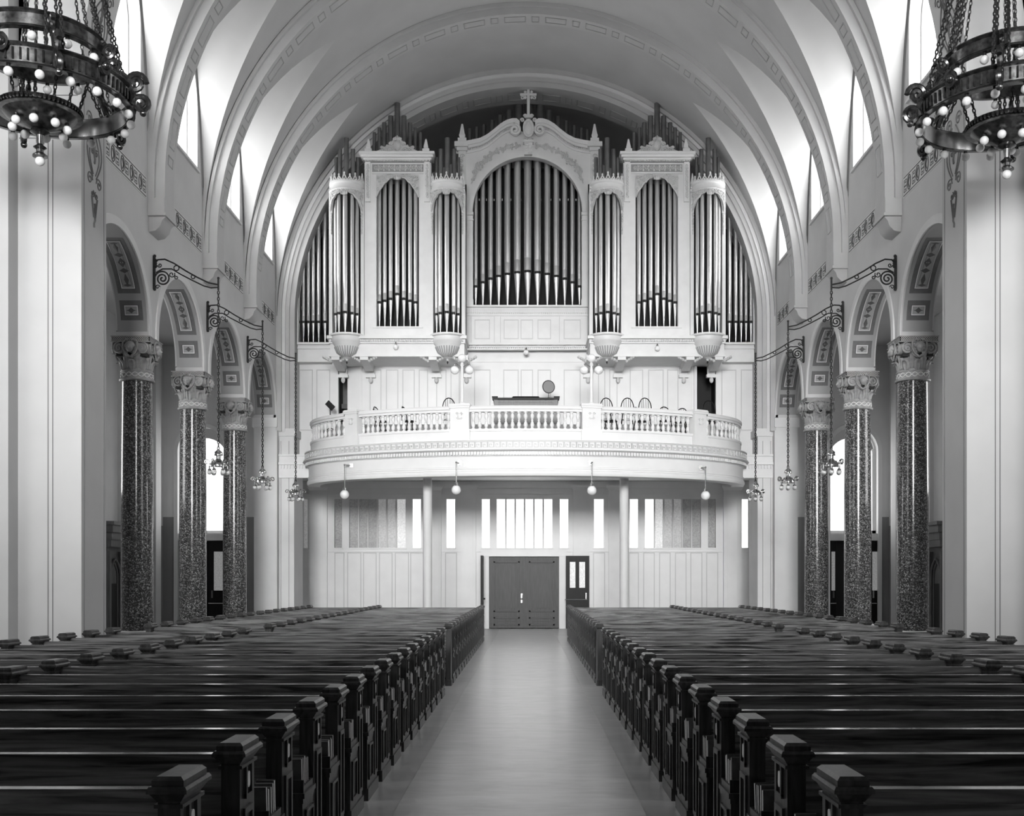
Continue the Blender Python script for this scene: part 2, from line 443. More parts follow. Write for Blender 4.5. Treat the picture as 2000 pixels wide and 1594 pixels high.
# transverse ribs with corbels
def arc_pts(r, n=64, a0=0, a1=PI): return [(r*cos(a0+(a1-a0)*i/n), VC+r*sin(a0+(a1-a0)*i/n)) for i in range(n+1)]
def rib(y0, y1, r_in, r_out, name, parent, m='rib_plaster', legs=None, n=72):
    mb = MB()
    def ring(r, y):
        pts = [(x, y, z) for x, z in arc_pts(r, n)]
        if legs is not None: pts = [(r, y, legs)]+pts+[(-r, y, legs)]
        return pts
    mb.grid([ring(r_out, y0), ring(r_in, y0)]); mb.grid([ring(r_in, y0), ring(r_in, y1)]); mb.grid([ring(r_in, y1), ring(r_out, y1)])
    return mb.build(name, m, parent, smooth=30)
def key_frames(y0, y1, r, parent, step_deg=8.0, legs=False):
    mb = MB(); ym = (y0+y1)/2; h = (y1-y0)*0.26
    k = 0; a = 2.0
    while a < 178:
        L = 4.6 if k % 2 == 0 else 1.6
        a0, a1 = math.radians(a), math.radians(a+L)
        def P(ang, y, rr): return (rr*cos(ang), y, VC+rr*sin(ang))
        for (b0, b1, c0, c1) in ((a0, a1, ym-h, ym-h+0.02), (a0, a1, ym+h-0.02, ym+h), (a0, a0+0.0028, ym-h, ym+h), (a1-0.0028, a1, ym-h, ym+h)):
            mb.add([P(b0, c0, r-0.012), P(b1, c0, r-0.012), P(b1, c1, r-0.012), P(b0, c1, r-0.012),
                    P(b0, c0, r+0.005), P(b1, c0, r+0.005), P(b1, c1, r+0.005), P(b0, c1, r+0.005)],
                   [(0,1,2,3), (0,1,5,4), (1,2,6,5), (2,3,7,6), (3,0,4,7)])
        a += L+1.3; k += 1
    mb.build('key_band', 'rib_line', parent, smooth=0)
for i, zc in enumerate(ZCOL):
    rb = group_struct('trim_rib', 'transverse vault rib with key pattern, %s from the crossing' % ORD[i], 'vault rib')
    rib(zc-0.385, zc+0.385, 7.90, 8.12, 'outer_order', rb, legs=9.95)
    rib(zc-0.30, zc+0.30, 7.70, 7.95, 'inner_order', rb, legs=9.95)
    key_frames(zc-0.30, zc+0.30, 7.70, rb)
    for s in (-1, 1):
        c = MB()
        c.box(7.69*s, XW*s, zc-0.36, zc+0.36, 9.62, 9.97)
        prof = [(XW, 9.25), (7.9, 9.28), (7.8, 9.38), (7.76, 9.5), (7.70, 9.56), (7.70, 9.63), (XW, 9.63)]
        c.prism([(x*s, z) for x, z in prof], zc-0.3, zc+0.3)
        c.box(7.66*s, XW*s, zc-0.37, zc+0.37, 9.58, 9.65)
        c.build('corbel', 'rib_plaster', rb, fix=True)

# rear great arch
ra = group_struct('trim_great_arch', 'great round arch with mouldings that frames the organ', 'arch')
R0 = 7.5
mb = MB()
for (ri, ro, ya, yb, m) in ((7.88, 8.12, 35.45, 35.75, 'rib_plaster'), (7.78, 7.95, 35.55, 35.75, 'pale_plaster'), (7.66, 7.85, 35.62, 35.85, 'rib_plaster'), (R0, 7.72, 35.7, 37.0, 'rib_plaster')):
    rib(ya, yb, ri, ro, 'arch_moulding', ra, m, legs=6.6)
key_frames(36.0, 36.9, R0, ra)
for s in (-1, 1):
    p = MB(); p.box(R0*s, XB*s, ZR-0.08, 37.0, 0, 6.7)
    p.box((R0-0.06)*s, XB*s, ZR-0.14, 37.05, 6.45, 6.7)
    p.box(7.98*s, 8.05*s, 35.3, ZR, 0, 6.6)
    p.build('pier', 'pale_plaster', ra, fix=True)
    q = MB()
    for x in (7.66, 7.92): q.box(x*s, (x+0.012)*s, ZR-0.086, ZR-0.08, 0.2, 6.3)
    q.build('pier_line', 'line_paint', ra, smooth=0)
    # responds where the last arcade arches land
    p = MB(); p.box(XW*s, XB*s, 35.42, 35.75, 0, 7.0); p.box((XW-0.05)*s, (XB+0.05)*s, 35.38, 35.75, 6.72, 7.02)
    p.build('respond', 'pale_plaster', ra, fix=True)

# organ niche: inner vault, side walls, back wall
nb = MB(); nb.grid([[(x, y, z) for x, z in [(7.72, 5.9)]+arc_pts(7.72, 48)+[(-7.72, 5.9)]] for y in (36.9, 41.6)])
struct('ceiling_niche', nb, 'vault_plaster', 'shadowed vault of the niche behind the organ pipes', 'ceiling', smooth=30)
nb = MB(); nb.box(-8.9, 8.9, 41.5, 41.7, 5.4, 18.6)
struct('wall_niche', nb, 'vault_plaster', 'dark back wall of the niche behind the organ', 'wall')

# crossing piers and arch
for s in (-1, 1):
    pr = group_struct('trim_crossing_pier', 'tall pale crossing pier at the %s edge of the picture' % LR[s], 'pier')
    p = MB(); p.box(XP*s, 9.9*s, ZP0, ZP1, 0, VC)
    p.box((XP-0.05)*s, 9.95*s, ZP0-0.05, ZP1+0.0, 0, 0.45)
    p.box(8.62*s, 12*s, ZP0-0.35, ZP1-0.3, 0, 19.9)
    p.build('pier', 'pier_plaster', pr, fix=True)
    q = MB()
    for x in (8.02, 8.10): q.box(x*s, (x+0.014)*s, ZP0-0.006, ZP0, 0.5, 9.3)
    q.box(7.6*s, 8.60*s, ZP0-0.006, ZP0, 9.32, 9.335); q.box(7.6*s, 8.6*s, ZP0-0.006, ZP0, 10.05, 10.065)
    for y in (ZP0+0.1, ZP1-0.12): q.box((XP-0.006)*s, XP*s, y, y+0.014, 0.6, 10.2)
    q.build('pier_line', 'line_paint', pr, smooth=0)
    q = MB(); ym = (ZP0+ZP1)/2
    def PX(a, z): return ((math.sqrt(XP*XP-max(0, z-VC)**2)-0.004)*s, ym+a, z)
    def ln(pts, r=0.013): q.tube([PX(a, z) for a, z in pts], r, 4)
    for zb in (9.0, 11.2, 12.6):
        for sg in (-1, 1):
            ln([(sg*(0.08+0.24*sin(PI*min(1, k/9.0))), zb+0.75-k*0.1) for k in range(10)], 0.016)
            ln([(sg*(0.05+0.16*sin(PI*min(1, k/7.0))), zb+0.60-k*0.1) for k in range(8)])
            ln([(sg*a, z) for a, z in spiral(0.2, zb+0.82, 0.13, 0.02, 0, 1.5, 20)]); ln([(sg*a, z) for a, z in spiral(0.2, zb-0.22, 0.12, 0.02, PI, -1.5, 20)])
            ln([(sg*a, z) for a, z in spiral(0.09, zb+0.3, 0.07, 0.01, 1, 1.4, 16)]); ln([(sg*a, z) for a, z in spiral(0.08, zb-0.45, 0.07, 0.01, 2, 1.4, 16)])
            ln([(sg*(0.12-0.018*k), zb-0.5-0.07*k) for k in range(6)], 0.02)
        ln([(0.03*sin(k*1.7), zb-0.6-0.06*k) for k in range(8)], 0.022); ln([(0.02*sin(k*2), zb+0.1+0.08*k) for k in range(7)], 0.024)
    q.build('painted_arabesque', 'stencil_mid', pr)
ca = group_struct('trim_crossing_arch', 'broad round arch where the nave meets the crossing', 'arch')
rib(ZP0, ZP1, XP, 8.6, 'arch_ring', ca, 'pale_plaster')
g = MB()
top = 20.0
rows = [[(x, ZP0+0.03, z) for x, z in arc_pts(8.55, 48)], [(x, ZP0+0.03, top) for x, z in arc_pts(8.55, 48)]]
g.grid(rows)
for s in (-1, 1): g.box(8.5*s, 8.8*s, ZP0+0.03, ZP1, VC, top); g.build('arch_spandrel', 'wall_plaster', ca, smooth=0)

# transept / crossing shell behind and beside the camera (lit by the area lights there)
for s in (-1, 1):
    g = MB(); g.box(16.6*s, 17*s, -9, ZP0, 0, 20); struct('wall_transept_'+LR[s], g, 'wall_plaster', 'outer wall of the %s transept' % LR[s], 'wall')
    g = MB(); g.box(XB*s, 17*s, ZP0+0.02, ZP0+0.3, HA-3.0, 20); struct('wall_transept_end_'+LR[s], g, 'wall_plaster', '%s transept wall above the aisle opening' % LR[s], 'wall')
g = MB(); g.box(-17, 17, -9.4, -9, 0, 20); struct('wall_chancel', g, 'wall_plaster', 'far chancel wall behind the viewpoint', 'wall')
g = MB(); g.box(-17, 17, -9.4, ZP0+0.2, 20, 20.3); struct('ceiling_crossing', g, 'wall_plaster', 'ceiling over the crossing', 'ceiling')

# aisles
n_door = 1; n_win = 9
for s in (-1, 1):
    g = MB(); g.box(XO*s, (XO+0.3)*s, ZP0, ZA+0.3, 0, HA); 
    for y in (24.0, 28.0, 32.9, 35.9): g.box((XO-0.12)*s, XO*s, y-0.25, y+0.25, 0, HA-0.3)
    struct('wall_aisle_'+LR[s], g, 'pale_plaster', '%s outer aisle wall with shallow pilasters behind the columns' % LR[s], 'wall', fix=True)
    g = MB(); g.box(XB*s, XO*s, ZP0, ZA+0.3, HA, HA+0.2); g.box(XW*s, XO*s, ZP1, 36, HA+0.6, HA+0.62)
    struct('ceiling_aisle_'+LR[s], g, 'vault_plaster', 'flat ceiling of the %s aisle' % LR[s], 'ceiling')
    # aisle end wall with round-headed window over a door
    xc = (10.86-CX*s*-1)*1.0 if s > 0 else 10.86-CX
    g = MB(); X0, X1 = xc-0.82, xc+0.82
    def bx(a, b, c, d): g.box(a*s, b*s, ZA, ZA+0.5, c, d)
    bx(8.5, X0, 0, HA); bx(X1, XO+0.1, 0, HA); bx(X0, X1, 3.12, 3.35)
    n = 16
    for i in range(n):
        a0, a1 = PI*i/n, PI*(i+1)/n
        p = [(xc+0.82*cos(a0), 6.1+0.82*sin(a0)*1.0), (xc+0.82*cos(a1), 6.1+0.82*sin(a1)*1.0)]
        g.prism([(p[0][0]*s, p[0][1]), (p[1][0]*s, p[1][1]), (p[1][0]*s, HA), (p[0][0]*s, HA)], ZA, ZA+0.5)
    struct('wall_aisle_end_'+LR[s], g, 'pale_plaster', 'end wall of the %s aisle pierced by a door and arched window' % LR[s], 'wall', smooth=20, fix=True)
    dd = MB()
    for a, b in ((8.6, xc-0.95), (xc+0.95, XO)): dd.box(a*s, b*s, ZA-0.012, ZA, 0, 3.9)
    dd.box((XO-0.01)*s, XO*s, 34.0, ZA, 0, 3.6)
    struct('trim_dado_'+LR[s], dd, 'dado_paint', 'darker painted dado on the %s aisle end wall' % LR[s], 'wall paint', smooth=0)
    ar = MB(); rows = []
    for r, y in ((0.80, ZA), (0.80, ZA-0.06), (0.93, ZA-0.06), (0.95, ZA)):
        rows.append([((xc-r)*s, y, 0)]+[((xc-r*cos(PI*i/20))*s, y, 6.1+r*sin(PI*i/20)) for i in range(21)]+[((xc+r)*s, y, 0)])
    ar.grid(rows); struct('trim_aisle_arch_'+LR[s], ar, 'white_paint', 'white arched surround of the %s aisle window and door' % LR[s], 'moulding', fix=True)
    wd = group_struct('window_%d' % n_win, 'bright round-headed window over the %s aisle door' % LR[s], 'window'); n_win += 1
    g = MB(); prof = [(xc-0.72, 3.42), (xc+0.72, 3.42)]+[(xc+0.72*cos(PI*i/14), 5.95+0.62*sin(PI*i/14)) for i in range(15)]
    g.add([(a*s, ZA+0.3, z) for a, z in prof], [tuple(range(len(prof)))]); g.build('pane', 'lit_glass_bright', wd, smooth=0)
    g = MB(); g.box((xc-0.82)*s, (xc-0.7)*s, ZA+0.26, ZA+0.34, 3.35, 6.2); g.box((xc+0.82)*s, (xc+0.7)*s, ZA+0.26, ZA+0.34, 3.35, 6.2)
    g.box((xc-0.82)*s, (xc+0.82)*s, ZA+0.26, ZA+0.34, 3.35, 3.46); g.build('window_frame', 'white_paint', wd)
    dr = group_struct('door_%d' % n_door, 'dark wooden door with glazed upper panel at the end of the %s aisle' % LR[s], 'door'); n_door += 1
    if s < 0:
        lx0, lx1 = -(xc-0.82)-0.0, -(xc-0.82)-1.0
        leaves = [(WX(405, ZA), WX(441, ZA), 'dark_wood'), (WX(362, ZA), WX(403, ZA), 'dark_wood')]
    else:
        leaves = [(WX(1700, ZA), WX(1717, ZA)+0.02, 'dark_wood'), (WX(1622, ZA), WX(1634, ZA), 'dark_wood')]
    for a, b, m in leaves:
        a, b = min(a, b), max(a, b)
        g = MB(); y0, y1 = ZA+0.1, ZA+0.15
        ga, gb = a+(b-a)*0.3, b-(b-a)*0.08
        g.box(a, b, y0, y1, 0, 1.45); g.box(a, b, y0, y1, 2.75, 3.1); g.box(a, ga, y0, y1, 1.45, 2.75); g.box(gb, b, y0, y1, 1.45, 2.75)
        lf = g.build('door_leaf', m, dr)
        g = MB(); g.box(ga, gb, y0+0.02, y0+0.03, 1.45, 2.75); g.build('pane', 'obscured_glass_mid', lf, smooth=0)
        g = MB(); g.tube([(a+0.02, y0-0.05, 1.02), (b, y0-0.05, 1.02)], 0.015, 6); g.box(a+0.1, a+0.16, y0-0.01, y0, 1.2, 1.45); g.build('push_bar', 'nickel', lf)
    g = MB(); g.box((xc-0.85)*s, (xc+0.85)*s, ZA+0.45, ZA+0.5, 0, 3.2); g.build('door_back', 'black', dr)
# ================================================================== ENTRANCE WALL UNDER THE GALLERY
s52 = ZD
def wall_entrance():
    g = MB()
    x0, x1 = -8.75, 8.75
    zt, zb = WZ(975, ZD), WZ(1070, ZD)       # window band
    groups = [(592, 601), (653, 668), (682, 792), (806, 822), (872, 889), (941, 957), (970, 1079), (1093, 1110), (1160, 1179), (1230, 1246), (1260, 1369), (1383, 1398), (1449, 1461)]
    g.box(x0, x1, ZD, ZD+0.25, zt, 5.5)
    d0, d1, dz = WX(944, ZD), WX(1103, ZD), WZ(1087, ZD)
    g.box(x0, d0, ZD, ZD+0.25, 0, zb); g.box(d1, x1, ZD, ZD+0.25, 0, zb); g.box(d0, d1, ZD, ZD+0.25, dz, zb)
    px = x0
    for a, b in groups:
        g.box(px, WX(a, ZD), ZD, ZD+0.25, zb, zt); px = WX(b, ZD)
    g.box(px, x1, ZD, ZD+0.25, zb, zt)
    for s in (-1, 1): g.box(8.6*s, 8.9*s, 37.0, 41, 0, 5.9)
    wl = struct('wall_rear', g, 'white_panel', 'white panelled entrance wall under the gallery', 'wall', smooth=0)
    # window groups
    glz = {0: 'obscured_glass_mid', 1: 'obscured_glass_dim', 3: 'lit_glass_bright', 4: 'lit_glass_bright', 5: 'lit_glass_bright', 6: 'lit_glass_bright', 7: 'lit_glass_bright', 8: 'lit_glass_bright', 9: 'lit_glass_bright', 11: 'obscured_glass_dim', 12: 'lit_glass_bright'}
    nm = ['narrow window beside the far left pilaster', 'narrow dim textured window, left end of the left group', 'six-pane textured window left of the entrance', 'narrow bright window by the left gallery column',
          'narrow bright window between two pilasters left of the doors', 'narrow bright window beside the centre transom, left', 'bright six-pane transom window above the entrance doors', 'narrow bright window beside the centre transom, right',
          'narrow bright window right of the doors, between pilasters', 'narrow bright window just past the right gallery column', 'six-pane textured window right of the entrance', 'narrow dim textured window, right end of the right group', 'narrow window beside the far right pilaster']
    for i, (a, b) in enumerate(groups):
        wd = group_struct('window_%d' % (11+i), nm[i], 'window')
        xa, xb = WX(a, ZD), WX(b, ZD)
        n = 6 if i in (2, 6, 10) else 1
        for k in range(n):
            p0, p1 = xa+(xb-xa)*k/n, xa+(xb-xa)*(k+1)/n
            m = glz.get(i)
            if i == 2: m = ['obscured_glass_dim', 'obscured_glass_dim', 'obscured_glass_dim', 'obscured_glass_mid', 'obscured_glass_mid', 'obscured_glass_pale'][k]  # light falling off across the panes is graded into their glass
            if i == 10: m = ['lit_glass_bright', 'obscured_glass_pale', 'obscured_glass_mid', 'obscured_glass_mid', 'obscured_glass_dim', 'obscured_glass_dim'][k]
            q = MB(); q.box(p0+0.012, p1-0.012, ZD+0.10, ZD+0.115, zb, zt); q.build('pane', m, wd, smooth=0)
            if k:
                q = MB(); q.box(p0-0.028, p0+0.028, ZD+0.02, ZD+0.13, zb, zt); q.build('mullion', 'edge_shade', wd, smooth=0)
        q = MB(); q.box(xa-0.05, xb+0.05, ZD-0.04, ZD+0.02, zb-0.05, zb); q.build('window_sill', 'white_paint', wd)
    # wainscot panels: raised stiles leave recessed fields
    sets = [[(655, 671), (680, 704), (711, 734), (742, 765), (773, 797), (803, 826)], [(871, 891)], [(1160, 1180)],
            [(1230, 1246), (1258, 1277), (1289, 1308), (1320, 1339), (1350, 1370), (1381, 1401)]]
    for fs in sets:
        for a, b in fs:
            q = MB(); xa, xb = WX(a, ZD), WX(b, ZD); z1, z0 = WZ(1081, ZD), 0.35
            for (u0, u1, v0, v1) in ((xa-0.03, xb+0.03, z1, z1+0.03), (xa-0.03, xb+0.03, z0-0.03, z0), (xa-0.03, xa, z0, z1), (xb, xb+0.03, z0, z1)):
                q.box(u0, u1, ZD-0.03, ZD, v0, v1)
            q.build('panel', 'edge_shade', wl, smooth=0)
    # bands
    q = MB(); q.box(-8.6, 8.6, ZD-0.06, ZD, 5.2, 5.45); q.box(-8.6, 8.6, ZD-0.03, ZD, 4.98, 5.03); q.box(-8.6, WX(940, ZD), ZD-0.05, ZD, zb-0.16, zb-0.11); q.box(WX(1107, ZD), 8.6, ZD-0.05, ZD, zb-0.16, zb-0.11)
    q.box(-8.6, WX(940, ZD), ZD-0.04, ZD, 0, 0.25); q.box(WX(1107, ZD), 8.6, ZD-0.04, ZD, 0, 0.25)
    q.build('moulding', 'white_paint', wl, smooth=0)
    for a, b in ((606, 640), (844, 862), (900, 930), (1119, 1150), (1188, 1211), (1412, 1447)):
        q = MB(); xa, xb = WX(a, ZD), WX(b, ZD); zc = WZ(950, ZD)
        q.box(xa, xb, ZD-0.14, ZD, 0, zc-0.15)
        q.frust(xa, xb, ZD-0.14, ZD, zc-0.16, zc-0.05, -0.06); q.box(xa-0.08, xb+0.08, ZD-0.22, ZD, zc-0.05, zc+0.03)
        w_ = xb-xa
        for (u0, u1, v0, v1) in ((xa+0.2*w_, xa+0.24*w_, 0.5, zc-0.45), (xb-0.24*w_, xb-0.2*w_, 0.5, zc-0.45), (xa+0.2*w_, xb-0.2*w_, zc-0.45, zc-0.42)):
            q.box(u0, u1, ZD-0.155, ZD-0.14, v0, v1)
        q.build('pilaster', 'white_paint', wl, smooth=0)
    # door frame and doors
    q = MB(); q.box(d0, WX(955, ZD), ZD-0.02, ZD+0.3, 0, dz); q.box(WX(1092, ZD), d1, ZD-0.02, ZD+0.3, 0, dz); q.box(d0-0.03, d1+0.03, ZD-0.05, ZD, dz, dz+0.07)
    q.build('door_frame', 'white_paint', wl, smooth=0)
    dr = group_struct('door_3', 'closed double oak entrance doors at the end of the centre aisle', 'door')
    xm = WX(1024, ZD)
    for (a, b) in ((WX(955, ZD), xm-0.005), (xm+0.005, WX(1092, ZD))):
        q = MB(); q.box(a, b, ZD+0.12, ZD+0.17, 0.02, dz-0.01)
        sgn = 1
        i0, i1 = a+0.22, b-0.22
        for (v0, v1) in ((0.62, dz-0.18), (0.12, 0.42)):
            for (u0, u1, w0, w1) in ((i0-0.05, i1+0.05, v1-0.05, v1), (i0-0.05, i1+0.05, v0, v0+0.05), (i0-0.05, i0, v0, v1), (i1, i1+0.05, v0, v1)):
                q.box(u0, u1, ZD+0.06, ZD+0.12, w0, w1)
            q.box(i0+0.1, i1-0.1, ZD+0.09, ZD+0.12, v0+0.14, v1-0.14)
        lf = q.build('door_leaf', 'door_oak', dr, smooth=0)
    q = MB(); q.box(xm-0.03, xm+0.03, ZD+0.085, ZD+0.12, 0.02, dz-0.01); q.build('astragal', 'door_oak', dr, smooth=0)
    q = MB(); q.sphere((xm-0.1, ZD+0.06, 1.1), 0.035); q.box(xm-0.13, xm-0.07, ZD+0.08, ZD+0.12, 0.95, 1.3); q.build('door_handle', 'nickel', dr)
    g2 = MB(); g2.box(d0, d1, ZD+0.28, ZD+0.3, 0, dz); g2.build('door_back', 'black', dr, smooth=0)
    # the outer leaves folded back on either side
    for k, (a, b) in enumerate(((1104.5, 1150), (940.5, 945))):
        a, b = WX(a, ZD), WX(b, ZD); zt2 = WZ(1086, ZD); ya, yb = (ZD-0.34, ZD-0.29) if k == 0 else (ZD-0.85, ZD-0.05)
        dr = group_struct('door_%d' % (4+k), ('dark door leaf with two glass panes folded open right of the entrance', 'dark door leaf seen edge-on, folded open left of the entrance')[k], 'door')
        q = MB()
        if k == 0:
            w_ = b-a; z1, z2 = WZ(1148, ZD), WZ(1098, ZD)
            p = [a, a+0.17*w_, a+0.41*w_, a+0.57*w_, a+0.82*w_, b]
            q.box(a, b, ya, yb, 0.02, z1); q.box(a, b, ya, yb, z2, zt2)
            q.box(p[0], p[1], ya, yb, z1, z2); q.box(p[2], p[3], ya, yb, z1, z2); q.box(p[4], p[5], ya, yb, z1, z2)
            q.box(a+0.1, b-0.1, ya-0.02, ya, 0.25, 0.3); q.box(a+0.1, b-0.1, ya-0.02, ya, 0.85, 0.9)
            lf = q.build('door_leaf', 'dark_wood', dr, smooth=0)
            for u, v in ((p[1], p[2]), (p[3], p[4])):
                q = MB(); q.box(u, v, ya+0.02, ya+0.03, z1, z2); q.build('pane', 'obscured_glass_pale', lf, smooth=0)
            q = MB(); q.tube([(a-0.04, ya-0.06, 1.08), (b-0.08, ya-0.06, 1.08)], 0.017, 6); q.build('push_bar', 'nickel', lf)
            q = MB(); q.box(b-0.14, b-0.10, ya-0.02, ya, 1.1, 1.33); q.build('door_plate', 'nickel', lf)
        else:
            q.box(a, b, ya, yb, 0.02, zt2); lf = q.build('door_leaf', 'dark_wood', dr, smooth=0)
            q = MB(); q.sphere((b+0.05, ya+0.06, 1.12), 0.035); q.build('door_knob', 'iron', lf)
wall_entrance()

# ================================================================== GALLERY
EA, EB, EY = 7.0, 3.85, 35.7
def ell(off, t, z): return ((EA+off)*cos(t), EY-(EB+off)*sin(t), z)
NT = 120
def sweep(prof, name, m, parent, t0=0.0, t1=PI, n=NT, smooth=35):
    mb = MB(); mb.grid([[ell(o, t0+(t1-t0)*i/n, z) for i in range(n+1)] for o, z in prof]); return mb.build(name, m, parent, smooth=smooth)
gal = group_struct('trim_gallery', 'white bow-fronted organ gallery with key-pattern cornice and balustrade', 'gallery')
sweep([(-1.2, 5.855), (0.13, 5.855), (0.13, 5.83), (0.10, 5.82), (0.10, 5.61), (0.17, 5.60), (0.19, 5.56), (0.15, 5.53), (0.05, 5.52), (0.04, 5.41), (0.03, 5.40), (0.0, 5.38), (0.0, 5.08), (0.03, 5.07), (0.03, 5.02), (0.015, 5.01), (0.015, 4.97), (0.05, 4.95), (0.06, 4.88), (0.03, 4.82), (-0.35, 4.81), (-0.35, 5.5)], 'cornice', 'white_paint', gal)
m_ = MB(); rows = []
for o in (-0.3,): pass
top = [ell(-0.3, PI*i/60, 5.86) for i in range(61)]
m_.add(top+[(-8.6, EY, 5.86), (-8.6, 41.4, 5.86), (8.6, 41.4, 5.86), (8.6, EY, 5.86)], [tuple(range(len(top)+4))])
m_.build('deck', 'deck', gal, smooth=0)
m_ = MB()
bot = [ell(-0.3, PI*i/60, 5.46) for i in range(61)]
m_.add(bot+[(-8.6, EY, 5.46), (-8.6, 41.4, 5.46), (8.6, 41.4, 5.46), (8.6, EY, 5.46)], [tuple(range(len(bot)+4))])
m_.build('soffit', 'white_panel', gal, smooth=0)
# short straight returns to the nave piers, at the ends
for s in (-1, 1):
    q = MB(); q.box(6.9*s, 8.04*s, 35.56, 35.72, 5.1, 5.86); q.box(6.9*s, 8.04*s, 35.48, 35.6, 5.52, 5.6); q.box(6.9*s, 8.04*s, 35.50, 35.6, 5.8, 5.86)
    for i in range(9): q.box((7.1+0.1*i)*s, (7.14+0.1*i)*s, 35.52, 35.56, 5.40, 5.52)
    q.build('cornice_return', 'white_paint', gal, smooth=0)
# arc length table
tab = [0.0]; 
for i in range(1, 1001):
    a, b = ell(0, PI*(i-1)/1000, 0), ell(0, PI*i/1000, 0); tab.append(tab[-1]+math.hypot(a[0]-b[0], a[1]-b[1]))
LT = tab[-1]
def t_at(sv):
    import bisect
    i = min(999, max(0, bisect.bisect(tab, sv)-1)); f = (sv-tab[i])/(tab[i+1]-tab[i]); return PI*(i+f)/1000
def s_at_x(x, off=-0.15):
    t = math.acos(max(-1, min(1, x/(EA+off)))); i = t/PI*1000; k = int(min(999, i)); return tab[k]+(tab[k+1]-tab[k])*(i-k)
def ellbox(mb, s0, s1, z0, z1, o0, o1):
    t0, t1 = t_at(max(0, s0)), t_at(min(LT, s1))
    p = [ell(o0, t0, z0), ell(o0, t1, z0), ell(o1, t1, z0), ell(o1, t0, z0), ell(o0, t0, z1), ell(o0, t1, z1), ell(o1, t1, z1), ell(o1, t0, z1)]
    mb.add(p, [(0,3,2,1),(4,5,6,7),(0,1,5,4),(1,2,6,5),(2,3,7,6),(3,0,4,7)])
# dentils and Greek key
q = MB(); n = 200
for i in range(n): ellbox(q, LT*(i+0.2)/n, LT*(i+0.8)/n, 5.42, 5.515, 0.04, 0.115)
o = q.build('dentil_course', 'white_paint', gal, smooth=0); o['kind'] = 'stuff'
q = MB(); n = 96; u = LT/n
for i in range(n):
    b = u*i
    for (a0, a1, z0, z1) in ((0, 1, 0.97, 1.08), (0.0, 0.10, 0.0, 0.97), (0.10, 0.72, 0, 0.1), (0.62, 0.72, 0.1, 0.66), (0.32, 0.62, 0.56, 0.66), (0.32, 0.42, 0.32, 0.56), (0.86, 0.96, 0.0, 0.97)):
        ellbox(q, b+u*a0, b+u*a1, 5.63+0.165*z0, 5.63+0.165*z1, 0.10, 0.128)
o = q.build('key_fret', 'edge_shade', gal, smooth=0); o['kind'] = 'stuff'
# balustrade
bal = thing('balustrade', 'white balustrade with turned balusters along the bowed gallery front', 'balustrade')
def barc(prof, name, x0, x1, m='white_paint'):
    t0, t1 = t_at(s_at_x(x1)), t_at(s_at_x(x0)); return sweep(prof, name, m, bal, t0, t1, 30)
secs = [(-6.85, -5.42, 12), (-4.95, -2.17, 17), (-1.62, 1.62, 17), (2.17, 4.95, 17), (5.42, 6.85, 12)]
bp = [(0.055, 0), (0.055, 0.035), (0.03, 0.045), (0.055, 0.09), (0.062, 0.14), (0.04, 0.20), (0.026, 0.23), (0.036, 0.245), (0.036, 0.265), (0.026, 0.28), (0.04, 0.31), (0.060, 0.37), (0.055, 0.42), (0.03, 0.465), (0.055, 0.475), (0.055, 0.51)]
b0 = MB(); b0.lathe(0, 0, bp, 10)
proto = None
for x0, x1, n in secs:
    barc([(-0.29, 5.86), (-0.29, 6.19), (-0.04, 6.19), (-0.04, 6.13), (-0.06, 6.11), (-0.06, 5.86)], 'plinth', x0, x1)
    barc([(-0.24, 6.69), (-0.06, 6.69), (-0.06, 6.75), (-0.03, 6.77), (-0.03, 6.83), (-0.07, 6.87), (-0.24, 6.87), (-0.27, 6.83), (-0.27, 6.77), (-0.24, 6.69)], 'handrail', x0, x1)
    sa, sb = s_at_x(x1), s_at_x(x0)
    for i in range(n):
        p = ell(-0.15, t_at(sa+(sb-sa)*(i+0.5)/n), 6.185)
        if proto is None: proto = b0.build('baluster', 'white_paint', bal, loc=p)
        else:
            c = proto.copy(); COL.objects.link(c); c.parent = bal; c.location = p
for xc, hw in ((-5.19, 0.24), (-1.9, 0.28), (1.9, 0.28), (5.19, 0.24)):
    p = ell(-0.15, t_at(s_at_x(xc)), 0); t = t_at(s_at_x(xc))
    ang = math.atan2(-(EB)*cos(t), -(EA)*sin(t))
    if ang > PI/2: ang -= PI
    if ang < -PI/2: ang += PI
    q = MB(); q.box(-hw, hw, -0.15, 0.15, 5.86, 6.86); q.box(-hw-0.03, hw+0.03, -0.18, 0.18, 5.86, 6.16); q.box(-hw-0.03, hw+0.03, -0.18, 0.18, 6.80, 6.86)
    q.frust(-hw-0.05, hw+0.05, -0.2, 0.2, 6.86, 6.93, 0.03)
    pd = q.build('pedestal', 'white_paint', bal, loc=(p[0], p[1], 0), rot=(0, 0, ang), smooth=0)
    q = MB(); q.ball((0, -0.17, 6.56), 0.06, 0.02, 0.08, 10, 6)
    for sg in (-1, 1):
        q.tube([(sg*a, -0.17, z) for a, z in spiral(0.055, 6.63, 0.05, 0.01, 0, 1.3, 12)], 0.012, 4); q.tube([(sg*a, -0.17, z) for a, z in spiral(0.05, 6.5, 0.04, 0.01, 0, 1.3, 12)], 0.01, 4)
    q.build('carved_crest', 'white_paint', pd)
# singers' tiers on the gallery
ti = MB(); ti.box(-5.1, 5.1, 33.4, 34.1, 5.865, 6.2); ti.box(-5.9, 5.9, 34.1, 35.3, 5.865, 6.62); ti.box(-6.55, 6.55, 35.3, 36.65, 5.865, 6.62)
ti.build('tier', 'deck', gal, smooth=0)
